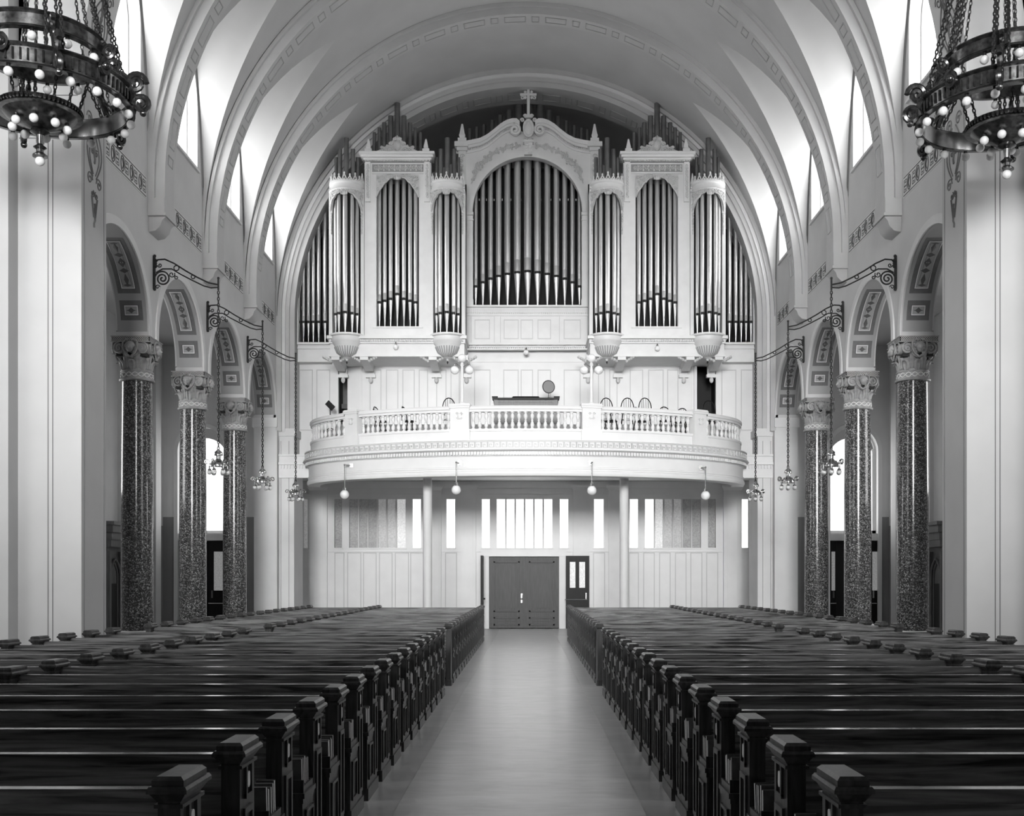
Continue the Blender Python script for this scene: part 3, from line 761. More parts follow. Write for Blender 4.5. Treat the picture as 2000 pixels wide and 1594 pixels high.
# slender iron columns under the gallery
for k, px in enumerate((835, 1219)):
    c = MB(); x = WX(px, 34.2); c.lathe(x, 34.2, [(0.2, 0), (0.2, 0.3), (0.14, 0.34), (0.14, 5.25), (0.17, 5.3), (0.19, 5.46)], 20)
    struct('trim_gallery_column', c, 'white_paint', 'slender white round column under the gallery, %s of the doors' % ('left', 'right')[k], 'column')
# gallery pendant lamps on wall arms
def pendant(px, pax, py, pyb, k):
    import bisect
    x = WX(px, 32.2); t = t_at(s_at_x(x, 0)); y = ell(0.0, t, 0)[1]
    x = WX(px, y-0.25); z_arm = WZ(py, y-0.25); zb = WZ(pyb, y-0.25)
    L = thing('gallery_lamp', ['white globe lamp hanging below the gallery, leftmost of four', 'white globe lamp hanging below the gallery, left of the transom window', 'white globe lamp hanging below the gallery, right of the transom window', 'white globe lamp hanging below the gallery, rightmost of four'][k], 'lamp', (x, y-0.25, zb), group='globe lamps on the gallery front')
    xa = WX(pax, y); t = math.acos(max(-1, min(1, xa/EA))); ya = ell(0, t, 0)[1]
    q = MB(); q.tube([(0, 0, z_arm-zb), (0, 0, 0.2)], 0.012, 5); q.tube([(0, 0, z_arm-zb), (xa-x, ya-y+0.25, z_arm-zb)], 0.02, 6); q.sphere((0, 0, z_arm-zb), 0.03, 8, 6); q.build('arm', 'nickel', L)
    q = MB(); q.box(xa-x-0.05, xa-x+0.05, ya-y+0.2, ya-y+0.3, z_arm-zb-0.06, z_arm-zb+0.06); q.build('wall_plate', 'nickel', L)
    q = MB(); q.lathe(0, 0, [(0.03, 0.22), (0.055, 0.2), (0.07, 0.13)], 12); q.build('gallery_collar', 'nickel', L)
    q = MB(); q.sphere((0, 0, 0.0), 0.135, 18, 12); q.build('globe', 'white_globe', L)
pendant(673, 687, 908, 966, 0); pendant(891, 898, 903, 957, 1); pendant(1156, 1153, 903, 958, 2); pendant(1378, 1368, 913, 968, 3)
# three-globe standards on the inner pedestals
for k, px in enumerate((902.5, 1155)):
    sg = -1 if k == 0 else 1
    x = WX(px, 32.25); L = thing('lamp_standard', ('three-globe lamp standard on the left inner gallery pedestal', 'three-globe lamp standard on the right inner gallery pedestal')[k], 'lamp', (x, 32.25, 6.93), group='three-globe lamp standards')
    zt = WZ(700, 32.25)-6.93; zl_ = WZ(723, 32.25)-6.93
    q = MB(); q.lathe(0, 0, [(0.09, 0), (0.09, 0.05), (0.05, 0.08), (0.045, 1.0), (0.035, zt-0.25), (0.06, zt-0.2), (0.03, zt-0.12)], 12); q.build('pole', 'white_paint', L)
    for e in (-1, 1):
        q = MB(); q.tube([(0, 0, zt-0.26), (e*0.08, 0, zt-0.22), (e*0.16, 0, zt-0.16), (e*0.21, 0, zt-0.18), (e*0.215, 0, zl_+0.13)], 0.014, 6); q.build('arm', 'nickel', L)
        q = MB(); q.sphere((e*0.215, 0, zl_), 0.125, 16, 10); q.build('globe', 'white_globe', L)
    q = MB(); q.sphere((0, 0, zt), 0.125, 16, 10); q.build('globe', 'white_globe', L)

# gallery back wall (behind the singers), with two doorways
ZG = 36.45
g = MB()
zb, zt = 5.86, WZ(670, ZG)
dl = (WX(661, ZG), WX(703, ZG), WZ(709, ZG)); dr_ = (WX(1355, ZG), WX(1398, ZG), WZ(713, ZG))
g.box(-7.7, dl[0], ZG, ZG+0.15, zb, zt); g.box(dl[1], dr_[0], ZG, ZG+0.15, zb, zt); g.box(dr_[1], 7.7, ZG, ZG+0.15, zb, zt)
g.box(dl[0], dl[1], ZG, ZG+0.15, dl[2], zt); g.box(dr_[0], dr_[1], ZG, ZG+0.15, dr_[2], zt)
gw = struct('wall_gallery', g, 'white_panel', 'white panelled wall behind the gallery seats', 'wall', smooth=0)
def frame(mb, xa, xb, z0, z1, y, wdt=0.03, d=0.02):
    for (u0, u1, v0, v1) in ((xa, xb, z1-wdt, z1), (xa, xb, z0, z0+wdt), (xa, xa+wdt, z0+wdt, z1-wdt), (xb-wdt, xb, z0+wdt, z1-wdt)): mb.box(u0, u1, y-d, y, v0, v1)
for a, b in ((584, 611), (618, 645), (722, 745), (754, 778), (786, 810), (818, 836), (852, 872), (880, 898), (926, 958), (983, 1013), (1017, 1041), (1050, 1076), (1101, 1134), (1168, 1182), (1190, 1206), (1230, 1256), (1266, 1296), (1303, 1325), (1409, 1438), (1447, 1478)):
    q = MB(); frame(q, WX(a, ZG), WX(b, ZG), 6.75, WZ(722, ZG), ZG); q.build('panel', 'edge_shade', gw, smooth=0)
q = MB()
for px in (920, 964.5, 977, 1092, 1147): q.box(WX(px, ZG), WX(px, ZG)+0.02, ZG-0.025, ZG, 6.62, WZ(702, ZG))
q.box(-7.6, dl[0]-0.05, ZG-0.04, ZG, WZ(708, ZG), WZ(705, ZG)); q.box(dl[1]+0.05, dr_[0]-0.05, ZG-0.04, ZG, WZ(708, ZG), WZ(705, ZG)); q.box(dr_[1]+0.05, 7.6, ZG-0.04, ZG, WZ(708, ZG), WZ(705, ZG))
for d in (dl, dr_):
    frame(q, d[0]-0.07, d[1]+0.07, 5.9, d[2]+0.07, ZG, 0.07, 0.03)
q.build('moulding', 'white_paint', gw, smooth=0)
for k, d in enumerate((dl, dr_)):
    D = group_struct('door_%d' % (6+k), ('left gallery doorway showing shelves in a small room', 'right gallery doorway with open white door and black interior')[k], 'door')
    q = MB(); q.box(d[0]-0.1, d[1]+0.1, ZG+1.2, ZG+1.25, 5.86, zt); q.box(d[0]-0.1, d[0]-0.05, ZG+0.15, ZG+1.25, 5.86, zt); q.box(d[1]+0.05, d[1]+0.1, ZG+0.15, ZG+1.25, 5.86, zt)
    q.build('door_recess', 'black' if k else 'stencil_mid', D, smooth=0)
    q = MB()
    if k == 0: q.box(d[0]+0.28, d[1]-0.01, ZG+0.12, ZG+0.2, 6.62, d[2])
    else: q.box(d[0], d[0]+0.09, ZG-0.12, ZG+0.1, 6.62, d[2]-0.03)
    q.build('door_leaf', 'white_panel', D, smooth=0)
    if k == 0:
        for i in range(4):
            q = MB(); q.box(d[0]+0.02, d[0]+0.28, ZG+0.5, ZG+0.8, 6.65+i*0.3, 6.65+i*0.3+0.16); q.build('shelf', 'stencil_dark', D, smooth=0)

# ================================================================== ORGAN
ZF, ZC = 34.85, 36.15          # projecting side sections, centre and wings
org = thing('pipe_organ', 'white carved pipe organ case with tall metal pipes and a cross on top', 'pipe organ')
def pipe(cx, y, r, zfoot, zmouth, ztop, m='pipe_metal', n=14, lip=True, rear=False, par=None):
    q = MB()
    if rear: q.lathe(cx, y, [(r, zfoot), (r, ztop)], n)
    else:
        q.lathe(cx, y, [(r*0.22, zfoot), (r*0.98, zmouth-0.03), (r, zmouth), (r, ztop)], n)
    o = q.build('rear_pipe' if rear else 'pipe', m, org, smooth=60)
    if lip and not rear:
        h = r*3.4
        q = MB(); q.lathe(cx, y, [(r*1.03, zmouth+0.02), (r*1.06, zmouth+h*0.9), (r*0.99, zmouth+h)], 8, -PI*0.78, -PI*0.22); q.build('upper_lip', 'pipe_lip', o)
        q = MB(); q.lathe(cx, y, [(r*1.04, zmouth-0.05), (r*1.05, zmouth+0.03)], 8, -PI*0.8, -PI*0.2); q.build('mouth', 'black', o)
    return o
def cx_(px, Z): return WX(px, Z)
PX = F
# --- centre bay
xc = WX(1030, ZC); sc_ = ZC/F
xl, xr = WX(922, ZC), WX(1138, ZC); rA = (xr-xl)/2; zs = WZ(415, ZC); zsill = WZ(598, ZC)
xL, xR = WX(904, ZC), WX(1156, ZC)
def ogee(sg):       # top line of the pediment from outer cornice to scroll
    pts = [(890, 289), (905, 289), (920, 287), (938, 283), (952, 276), (965, 266), (978, 255), (990, 248), (1000, 245), (1009, 245), (1015, 250)]
    return [(xc+sg*(xc-WX(px, ZC)), WZ(py, ZC)) for px, py in pts]
g = MB(); n = 28
# face as columns from arch curve up to the ogee
top = [(890, 289), (922, 287), (938, 283), (952, 276), (965, 266), (978, 256), (990, 250), (1005, 250), (1031, 262)]
def topz(x):
    d = abs(x-xc); px = 1030-(d/sc_)
    for (a, b), (c, e) in zip(top[:-1], top[1:]):
        if px <= c: return WZ(b+(e-b)*(max(px, a)-a)/(c-a), ZC)
    return WZ(262, ZC)
xs = [xl+ (xr-xl)*(1-cos(PI*i/n))/2 for i in range(n+1)]
def az(x): return zs+math.sqrt(max(0, rA*rA-(x-xc)**2))
for a, b in zip(xs[:-1], xs[1:]):
    g.prism([(a, az(a)), (b, az(b)), (b, topz(b)), (a, topz(a))], ZC, ZC+0.25)
for a, b in ((xL, xl), (xr, xR)):
    g.prism([(a, zsill-0.1), (b, zsill-0.1), (b, topz(b)), (a, topz(a))], ZC, ZC+0.25)
g.build('centre_case', 'organ_white', org, smooth=20, fix=True)
# archivolt mouldings
g = MB()
for r0, r1, d in ((rA-0.02, rA+0.10, 0.10), (rA+0.10, rA+0.2, 0.05)):
    rows = []
    for r, y in ((r0, ZC+0.1), (r0, ZC-d), (r1, ZC-d), (r1, ZC)):
        rows.append([(xc+r*cos(PI*i/40), y, zs+r*sin(PI*i/40)) for i in range(41)])
    g.grid(rows)
g.build('arch_moulding', 'organ_white', org, fix=True)
for sg in (-1, 1):
    e = xl if sg < 0 else xr; f = xL if sg < 0 else xR
    g = MB(); g.box(min(e, f), max(e, f), ZC-0.06, ZC, zsill, zs-0.12); g.box(e-0.03*1, e+0.03, ZC-0.05, ZC+0.2, zsill, zs)
    a, b = sorted((e-sg*0.05, f)); g.box(a, b, ZC-0.13, ZC, zs-0.12, zs-0.02); g.box(a, b, ZC-0.09, ZC, zs-0.28, zs-0.24); g.box(a, b, ZC-0.12, ZC, zsill, zsill+0.2)
    g.build('pilaster', 'organ_white', org, smooth=0)
    # swan-neck cornice
    pts = ogee(1 if sg < 0 else -1)
    g = MB()
    for dz0, dz1, d in ((0.0, 0.12, 0.28), (-0.07, 0.0, 0.18), (-0.2, -0.12, 0.05)):
        rows = []
        for y, dz in ((ZC, dz1), (ZC-d, dz1), (ZC-d*0.8, dz0), (ZC, dz0)): rows.append([(x, y, z+dz) for x, z in pts])
        g.grid(rows)
    scx, scz = xc-sg*24.0*sc_*-1, WZ(258, ZC)
    sp = spiral(scx, scz, 10.5*sc_, 2*sc_, PI/2, 1.6*sg, 40)
    for y in (ZC-0.2, ZC-0.12): g.tube([(a, y, z) for a, z in sp], 0.045, 6)
    g.build('swan_neck', 'organ_white', org, fix=True)
    g = MB(); e2 = ogee(1 if sg < 0 else -1)
    for i in range(44):
        t = i/44*(len(e2)-2); k = int(t); f2 = t-k
        x = e2[k][0]+(e2[k+1][0]-e2[k][0])*f2; z = e2[k][1]+(e2[k+1][1]-e2[k][1])*f2
        g.box(x-0.013, x+0.013, ZC-0.08, ZC, z-0.13, z-0.07)
    g.build('dentil_course', 'organ_white', org, smooth=0)['kind'] = 'stuff'
    # end block + obelisk
    x0 = WX(903 if sg < 0 else 1161, ZC)
    g = MB(); g.box(x0-0.24, x0+0.2 if sg < 0 else x0+0.24, ZC-0.3, ZC+0.1, WZ(292, ZC), WZ(283, ZC)); g.box(x0-0.17, x0+0.17, ZC-0.2, ZC+0.1, WZ(298, ZC), WZ(292, ZC)); g.box(x0-0.12, x0+0.12, ZC-0.12, ZC+0.05, WZ(415, ZC), WZ(298, ZC))
    g.build('end_block', 'organ_white', org, smooth=0)
    g = MB(); z0 = WZ(283, ZC); g.box(x0-0.14, x0+0.14, ZC-0.17, ZC+0.1, z0, z0+0.17); g.frust(x0-0.07, x0+0.07, ZC-0.11, ZC+0.03, z0+0.17, z0+0.25, -0.03); g.box(x0-0.1, x0+0.1, ZC-0.14, ZC+0.06, z0+0.25, z0+0.29); g.frust(x0-0.09, x0+0.09, ZC-0.13, ZC+0.05, z0+0.29, z0+0.66, 0.065)
    g.build('obelisk', 'organ_white', org, smooth=0)
    # spandrel scrollwork
    g = MB(); y = ZC-0.02
    base = [(1010, 285), (990, 288), (970, 296), (955, 306), (940, 320), (928, 338), (921, 360)]
    base2 = []
    for (a_, b_), (c_, d_) in zip(base[:-1], base[1:]): base2 += [(a_, b_), ((a_+c_)/2+(2 if len(base2) % 4 else -2), (b_+d_)/2)]
    for i, (px, py) in enumerate(base2):
        r = (5.6 if i in (6, 7, 8, 9) else 3.8)*sc_; X = xc+sg*(1030-px)*sc_
        g.tube([(a, y, z) for a, z in spiral(X, WZ(py, ZC), r, 0.3*r, i*1.3, 1.5*(1 if i % 2 else -1), 18)], 0.018, 5)
        g.ball((X, y, WZ(py, ZC)), 0.04, 0.03, 0.04, 6, 4)
        for k in range(3):
            a = i*0.9+k*2.1; g.ball((X+1.25*r*cos(a), y, WZ(py, ZC)+1.25*r*sin(a)), 0.035, 0.02, 0.05, 6, 4)
    g.tube([(xc+sg*(1030-px)*sc_, y, WZ(py+3*sin(i*2), ZC)) for i, (px, py) in enumerate(base)], 0.016, 5)
    g.build('carved_scrollwork', 'organ_carving_shaded', org)
    g = MB()
    for i in range(5):
        g.tube([(a, ZC-0.13, z) for a, z in spiral(x0, WZ(308+i*9, ZC), (5-i*0.6)*sc_, 0.01, i, 1.3, 12)], 0.014, 4)
        g.ball((x0, ZC-0.13, WZ(352+i*8, ZC)), 0.03, 0.02, 0.05, 6, 4)
    g.build('carved_drop', 'organ_carving_shaded', org)
# cartouche, cross
g = MB(); X, y = WX(1032, ZC), ZC-0.22; z0 = WZ(256, ZC)
g.ball((X, y, z0), 0.13, 0.07, 0.24, 16, 10); g.tube([(X+0.15*cos(2*PI*i/20), y-0.02, z0+0.26*sin(2*PI*i/20)) for i in range(20)], 0.04, 6, closed=True)
for sg in (-1, 1):
    for (dx, dz, r) in ((0.2, 0.27, 0.06), (0.1, 0.4, 0.06), (0.09, -0.35, 0.045)): g.tube([(X+sg*a, y, z0+b) for a, b in spiral(dx, dz, r, 0.02, 0, 1.4, 16)], 0.028, 5)
g.build('cartouche', 'organ_white', org)
g = MB(); g.box(X-0.17, X+0.17, ZC-0.3, ZC-0.05, WZ(284, ZC), WZ(280, ZC)); g.box(X-0.13, X+0.13, ZC-0.24, ZC, WZ(307, ZC), WZ(284, ZC))
for i in range(4): g.ball((X+(0.05 if i % 2 else -0.05), ZC-0.25, WZ(288+i*5, ZC)), 0.07, 0.04, 0.05, 8, 6)
g.build('keystone', 'organ_white', org)
g = MB(); y = ZC-0.2
g.box(X-0.045, X+0.045, y-0.05, y+0.05, WZ(232, ZC), WZ(173, ZC)); g.box(X-0.27, X+0.27, y-0.045, y+0.045, WZ(193, ZC), WZ(188.5, ZC))
for sg in (-1, 1):
    for (dx, dz) in ((0.10, 0.09), (0.10, -0.09)): g.sphere((X+sg*dx, y, WZ(190.5, ZC)+dz), 0.055, 8, 6)
    g.tube([(X+sg*a, y, WZ(190.5, ZC)+b) for a, b in spiral(0.2, -0.09, 0.07, 0.02, 1, 1.2, 12)], 0.02, 5)
g.box(X-0.1, X+0.1, y-0.08, y+0.08, WZ(236, ZC), WZ(232, ZC))
g.build('cross', 'organ_white', org)
# centre sill, dentils, panels
g = MB(); a, b = WX(906, ZC), WX(1154, ZC)
g.box(a, b, ZC-0.16, ZC+0.3, zsill-0.06, zsill); g.box(a, b, ZC-0.05, ZC+0.25, WZ(682, ZC), zsill-0.06)
g.box(a-0.1, b+0.1, ZC-0.2, ZC, WZ(676, ZC), WZ(672, ZC)); g.box(a-0.1, b+0.1, ZC-0.14, ZC, WZ(685, ZC), WZ(682, ZC)); g.box(a, b, ZC-0.09, ZC, WZ(618, ZC), WZ(616, ZC))
g.build('centre_base', 'organ_white', org, smooth=0)
g = MB(); nn = 60
for i in range(nn):
    x = a+(b-a)*(i+0.5)/nn; g.box(x-0.018, x+0.018, ZC-0.11, ZC-0.05, WZ(613, ZC), WZ(604, ZC)); g.box(x-0.015, x+0.015, ZC-0.16, ZC-0.05, WZ(681, ZC), WZ(677, ZC))
g.build('dentil_course', 'organ_white', org, smooth=0)['kind'] = 'stuff'
for pa, pb in ((927, 957), (984, 1013), (1017, 1041), (1050, 1076), (1101, 1134)):
    g = MB(); frame(g, WX(pa, ZC), WX(pb, ZC), WZ(663, ZC), WZ(625, ZC), ZC-0.05, 0.025, 0.02); g.build('panel', 'edge_shade', org, smooth=0)
g = MB()
for px in (920, 965, 977, 1092, 1147): g.box(WX(px, ZC), WX(px, ZC)+0.02, ZC-0.07, ZC-0.05, WZ(671, ZC), WZ(619, ZC))
g.build('stile', 'edge_shade', org, smooth=0)
# centre pipes
cp = [(929, 8.5, 560), (943, 9, 552), (958, 10, 545), (974, 11.5, 540), (991, 12.5, 536), (1010.5, 14, 533), (1030.6, 15, 531), (1050, 14, 533), (1069, 12.5, 536), (1086.6, 11.5, 540), (1103, 10, 545), (1118, 9, 552), (1132, 8.5, 560)]
ctop = {0: 252}
rt = [252, 244, 237, 228, 217, 203, 190, 203, 218, 229, 238, 247, 254]
for i, (px, wd_, my) in enumerate(cp):
    y = ZC+0.42; r = wd_*0.5*y/F*1.02
    pipe(WX(px, y), y, r, zsill-0.05, WZ(my, y), zs+math.sqrt(max(0.01, (rA+0.3)**2-(WX(px, y)-xc)**2))-0.02)
for px, py, wd_ in ((917.5, 252, 8), (931, 249, 8), (945, 244, 8.5), (961, 236, 9), (977, 226, 10.5), (994, 216.5, 13), (1013, 200, 16), (1033, 188, 17), (1055, 200, 16), (1072, 217, 13), (1089, 228, 10.5), (1106, 237, 9), (1121, 246, 8.5), (1135, 251, 8), (1147, 254, 8)):
    y = ZC+0.95; pipe(WX(px, y), y, wd_*0.5*y/F, WZ(330, y), 0, WZ(py, y), 'rear_pipe', rear=True)
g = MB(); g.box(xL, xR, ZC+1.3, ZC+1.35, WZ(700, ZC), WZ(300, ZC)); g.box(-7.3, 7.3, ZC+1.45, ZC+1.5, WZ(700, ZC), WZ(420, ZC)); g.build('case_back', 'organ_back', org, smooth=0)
g = MB()
for px, _, _ in cp[:-1]:
    g.box(WX(px+7, ZC+0.5)-0.012, WX(px+7, ZC+0.5)+0.012, ZC+0.5, ZC+0.52, WZ(392, ZC+0.5), WZ(388, ZC+0.5))
g.build('pipe_stay', 'plate_enamel', org, smooth=0)

# --- side sections
def side(sg):
    M = (lambda px: px) if sg < 0 else (lambda px: 2059.5-px)
    def X(px, Z=ZF): return WX(M(px), Z)
    def bxx(g, a, b, y0, y1, pa, pb): xa, xb = sorted((X(a), X(b))); g.box(xa, xb, y0, y1, WZ(pb, ZF), WZ(pa, ZF))
    sc2 = ZF/F
    # flat between the towers
    xa, xb = sorted((X(735), X(818))); xm = (xa+xb)/2; hw = (xb-xa)/2
    g = MB(); bxx(g, 712, 735, ZF, ZF+0.3, 345, 638); bxx(g, 818, 842, ZF, ZF+0.3, 345, 638)
    bxx(g, 712, 842, ZF, ZF+0.3, 318, 345); bxx(g, 712, 842, ZF, ZF+0.6, 638, 660)
    bxx(g, 728, 826, ZF-0.04, ZF, 638, 641)
    g.build('side_case', 'organ_white', org, smooth=0)
    g = MB()
    bxx(g, 704, 850, ZF-0.34, ZF+0.3, 303, 308); bxx(g, 707, 847, ZF-0.26, ZF+0.3, 308, 312); bxx(g, 711, 843, ZF-0.14, ZF+0.3, 312, 315)
    bxx(g, 714, 724, ZF-0.08, ZF, 318, 395); bxx(g, 829, 840, ZF-0.08, ZF, 318, 395); bxx(g, 727, 827, ZF-0.05, ZF, 338, 340)
    g.build('entablature', 'organ_white', org, smooth=0)
    g = MB()
    for i in range(44): x = X(713)+(X(841)-X(713))*(i+0.5)/44; g.box(x-0.012, x+0.012, ZF-0.12, ZF, WZ(317.5, ZF), WZ(314.5, ZF))
    g.build('dentil_course', 'organ_white', org, smooth=0)['kind'] = 'stuff'
    # carved frieze
    g = MB()
    for i in range(9):
        x = xm+(i-4)*10.5*sc2
        g.tube([(a, ZF-0.02, z) for a, z in spiral(x, WZ(328, ZF), 4.6*sc2, 0.01, i*1.7, 1.6*(1 if i % 2 else -1), 16)], 0.013, 4)
        g.ball((x+0.08, ZF-0.015, WZ(325, ZF)), 0.03, 0.02, 0.05, 6, 4); g.ball((x+0.08, ZF-0.015, WZ(332, ZF)), 0.03, 0.02, 0.05, 6, 4)
    for e in (-1, 1):
        px0 = 719 if e < 0 else 834.5
        for i in range(6):
            g.ball((X(px0), ZF-0.09, WZ(326+i*11, ZF)), 0.045, 0.02, 0.06, 6, 4); g.tube([(a, ZF-0.09, z) for a, z in spiral(X(px0), WZ(331+i*11, ZF), 0.05, 0.01, i, 1.2, 10)], 0.012, 4)
    g.build('carved_frieze', 'organ_carving_shaded', org)
    g = MB(); bxx(g, 727, 827, ZF-0.006, ZF, 321, 336); g.build('frieze_ground', 'carving_shade', org, smooth=0)  # relief shadow behind the frieze, put in as a dark ground
    # lacy valance with cusped arch
    def valance(xm, hw, ztop, zmid, zdrop, y, rad=None, name='carved_valance', nsc=14):
        g = MB(); n = 28
        def low(u):      # u -1..1, lower edge of lace
            a = abs(u); base = zmid-(zmid-zdrop)*(a**2.0) if a > 0.12 else zmid-(zmid-zdrop)*0.09
            return base+0.035*abs(sin(a*PI*4))
        def P(u, z, off=0):
            if rad: 
                th = u*PI*0.5*0.96; return (xm+(rad+off)*sin(th), y-(rad+off)*cos(th)+0.0, z)
            return (xm+hw*u, y-off, z)
        rows = [[P(-1+2*i/n, ztop, 0) for i in range(n+1)], [P(-1+2*i/n, low(-1+2*i/n), 0) for i in range(n+1)], [P(-1+2*i/n, low(-1+2*i/n), -0.06) for i in range(n+1)], [P(-1+2*i/n, ztop, -0.06) for i in range(n+1)]]
        g.grid(rows)
        g.tube([P(-1+2*i/n, low(-1+2*i/n), 0.01) for i in range(n+1)], 0.022, 5)
        for i in range(nsc):
            for j in range(3):
                u = -0.92+1.84*(i+0.5*(j % 2))/(nsc-1)
                if abs(u) > 0.97: continue
                zz = low(u); h = ztop-zz; z = zz+h*(0.25+0.28*j)
                if h < 0.1 and j: continue
                r = min(0.055, 0.35*h)
                pts = spiral(0, 0, r, 0.008, i*1.9+j, 1.4*(1 if (i+j) % 2 else -1), 10)
                g.tube([P(u+a/(rad*1.5 if rad else hw), z+b, 0.02) for a, b in pts], 0.019, 4)
        c = P(0, zmid-0.04, 0.03); g.ball((c[0], c[1], c[2]), 0.12, 0.05, 0.07, 10, 6)
        for k in range(-2, 3): g.ball((c[0]+k*0.045, c[1]-0.03, c[2]+0.03-0.01*k*k), 0.02, 0.03, 0.06, 6, 4)
        g.build(name, 'organ_carving_shaded', org)
    valance(xm, hw, WZ(342, ZF), WZ(346, ZF), WZ(386, ZF), ZF-0.03, nsc=12)
    # crest + obelisks
    g = MB(); zb_ = WZ(303, ZF)
    crest = [(-40, 0), (-36, 8), (-28, 12), (-20, 14), (-14, 22), (-8, 28), (0, 33), (8, 28), (14, 22), (20, 14), (28, 12), (36, 8), (40, 0)]
    g.prism([(xm+a*sc2, zb_+b*sc2) for a, b in crest], ZF-0.08, ZF+0.0)
    g.ball((xm, ZF-0.1, zb_+16*sc2), 0.11, 0.06, 0.17, 12, 8)
    for e in (-1, 1):
        for (dx, dz, r) in ((26, 7, 6.5), (14, 8, 5), (36, 3.5, 3.5), (12, 20, 4), (5, 29, 3), (20, 14, 3), (30, 13, 2.5)):
            g.tube([(xm+e*a*sc2, ZF-0.1, zb_+b*sc2) for a, b in spiral(dx, dz, r, 0.6, dx, 1.7, 20)], 0.022, 5)
    for k in range(-2, 3): g.ball((xm+k*0.05, ZF-0.08, zb_+33*sc2-abs(k)*0.035), 0.025, 0.03, 0.07, 6, 4)
    g.build('carved_crest', 'organ_carving_shaded', org)
    for px in (720.5, 832.5):
        g = MB(); x = X(px); z0 = WZ(303, ZF); g.box(x-0.11, x+0.11, ZF-0.17, ZF+0.05, z0, z0+0.15); g.frust(x-0.05, x+0.05, ZF-0.11, ZF-0.01, z0+0.15, z0+0.2, -0.03); g.frust(x-0.075, x+0.075, ZF-0.135, ZF+0.015, z0+0.2, z0+0.48, 0.055); g.build('obelisk', 'organ_white', org, smooth=0)
    # flat pipes
    for i, (px, my) in enumerate(((741, 591), (751.5, 588), (763, 584), (776, 575), (789, 584), (801, 588), (812, 591))):
        y = ZF+0.28; pipe(X(px, y), y, 4.35*y/F*(1.12 if i == 3 else 1), WZ(640, y), WZ(my, y), WZ(335, y))
    for px, py, wd_ in ((776, 202, 11), (763, 227, 10), (789, 227, 10), (750.5, 240, 8.5), (801, 240, 8.5), (741, 250, 7), (811, 250, 7), (731, 259, 6.5), (821, 259, 6.5)):
        y = ZF+0.5; pipe(X(px, y), y, wd_*0.5*y/F, WZ(345, y), 0, WZ(py, y), 'rear_pipe', rear=True)
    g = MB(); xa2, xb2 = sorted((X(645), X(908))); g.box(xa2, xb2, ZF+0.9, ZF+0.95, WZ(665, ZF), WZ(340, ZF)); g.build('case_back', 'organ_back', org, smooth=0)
    # towers
    for px in (677, 874):
        y0 = ZF+0.05; x = X(px); rt_ = 31*sc2
        g = MB()
        for e in (-1, 1): g.box(x+e*rt_-0.055, x+e*rt_+0.055, y0-0.08, y0+0.5, WZ(660, ZF), WZ(370, ZF))
        g.build('tower_post', 'organ_white', org, smooth=0)
        g = MB(); A0, A1 = -PI, 0
        g.lathe(x, y0, [(rt_+0.02, WZ(379, ZF)), (rt_+0.06, WZ(377, ZF)), (rt_+0.02, WZ(374, ZF)), (rt_, WZ(366, ZF)), (rt_+0.05, WZ(364, ZF)), (rt_+0.05, WZ(361, ZF)), (rt_-0.08, WZ(360, ZF)), (rt_-0.08, WZ(379, ZF)), (rt_+0.02, WZ(379, ZF))], 28, A0, A1)
        g.build('tower_cornice', 'organ_white', org, fix=True)
        valance(x, rt_, WZ(378, ZF), WZ(384, ZF), WZ(418, ZF), y0, rad=rt_, nsc=12)
        g = MB()      # lace crown
        nn = 9
        for i in range(nn):
            th = -PI+PI*(i+0.5)/nn
            bx_, by_ = x+rt_*cos(th), y0+rt_*sin(th); zc_ = WZ(360, ZF); tall = 0.17 if i % 2 == 0 else 0.12
            g.tube([(x+rt_*cos(th+d*0.15), y0+rt_*sin(th+d*0.15), zc_+tall*(1-abs(d))) for d in (-1, -0.6, -0.25, 0, 0.25, 0.6, 1)], 0.02, 5)
            g.ball((bx_, by_, zc_+tall+0.03), 0.03, 0.03, 0.05, 6, 4); g.ball((bx_, by_, zc_+0.02), 0.035, 0.03, 0.03, 6, 4)
        g.build('lace_crown', 'organ_white', org)
        for e in (-1, 1):
            g = MB(); xx = x+e*(rt_-0.02); z0 = WZ(368, ZF); g.box(xx-0.07, xx+0.07, y0-0.06, y0+0.08, z0, z0+0.22); g.frust(xx-0.06, xx+0.06, y0-0.05, y0+0.07, z0+0.22, z0+0.5, 0.05); g.build('obelisk', 'organ_white', org, smooth=0)
            g = MB()
            for i in range(7): g.ball((xx, y0-0.10, WZ(420+i*6, ZF)), 0.045-0.004*i, 0.025, 0.055, 6, 4)
            g.build('carved_drop', 'organ_carving_shaded', org)
        g = MB()      # fluted bowl
        zt_, zb2 = WZ(655, ZF), WZ(701, ZF)
        prof = [(0.02, zb2-0.06), (0.05, zb2-0.02), (0.03, zb2), (0.16, zb2+0.05), (0.30, zb2+0.17), (0.385, zb2+0.36), (0.40, zb2+0.42), (0.47, zb2+0.5), (0.50, zb2+0.56), (0.50, zb2+0.66), (0.55, zb2+0.69), (0.55, zb2+0.745)]
        g.lathe(x, y0, prof, 32); g.build('tower_bowl', 'organ_white', org)
        g = MB()
        for i in range(13):
            th = -PI*0.93+PI*0.86*i/12; g.tube([(x+(r+0.005)*cos(th), y0+(r+0.005)*sin(th), z) for r, z in prof[3:6]], 0.017, 5)
        g.build('bowl_flute', 'carving_shade', org)  # dark tubes put the shade of the flutes into colour
        g = MB(); g.lathe(x, y0, [(0.005, zb2-0.16), (0.03, zb2-0.1), (0.015, zb2-0.06), (0.03, zb2-0.03)], 8); g.build('bowl_drop', 'bronze', org)
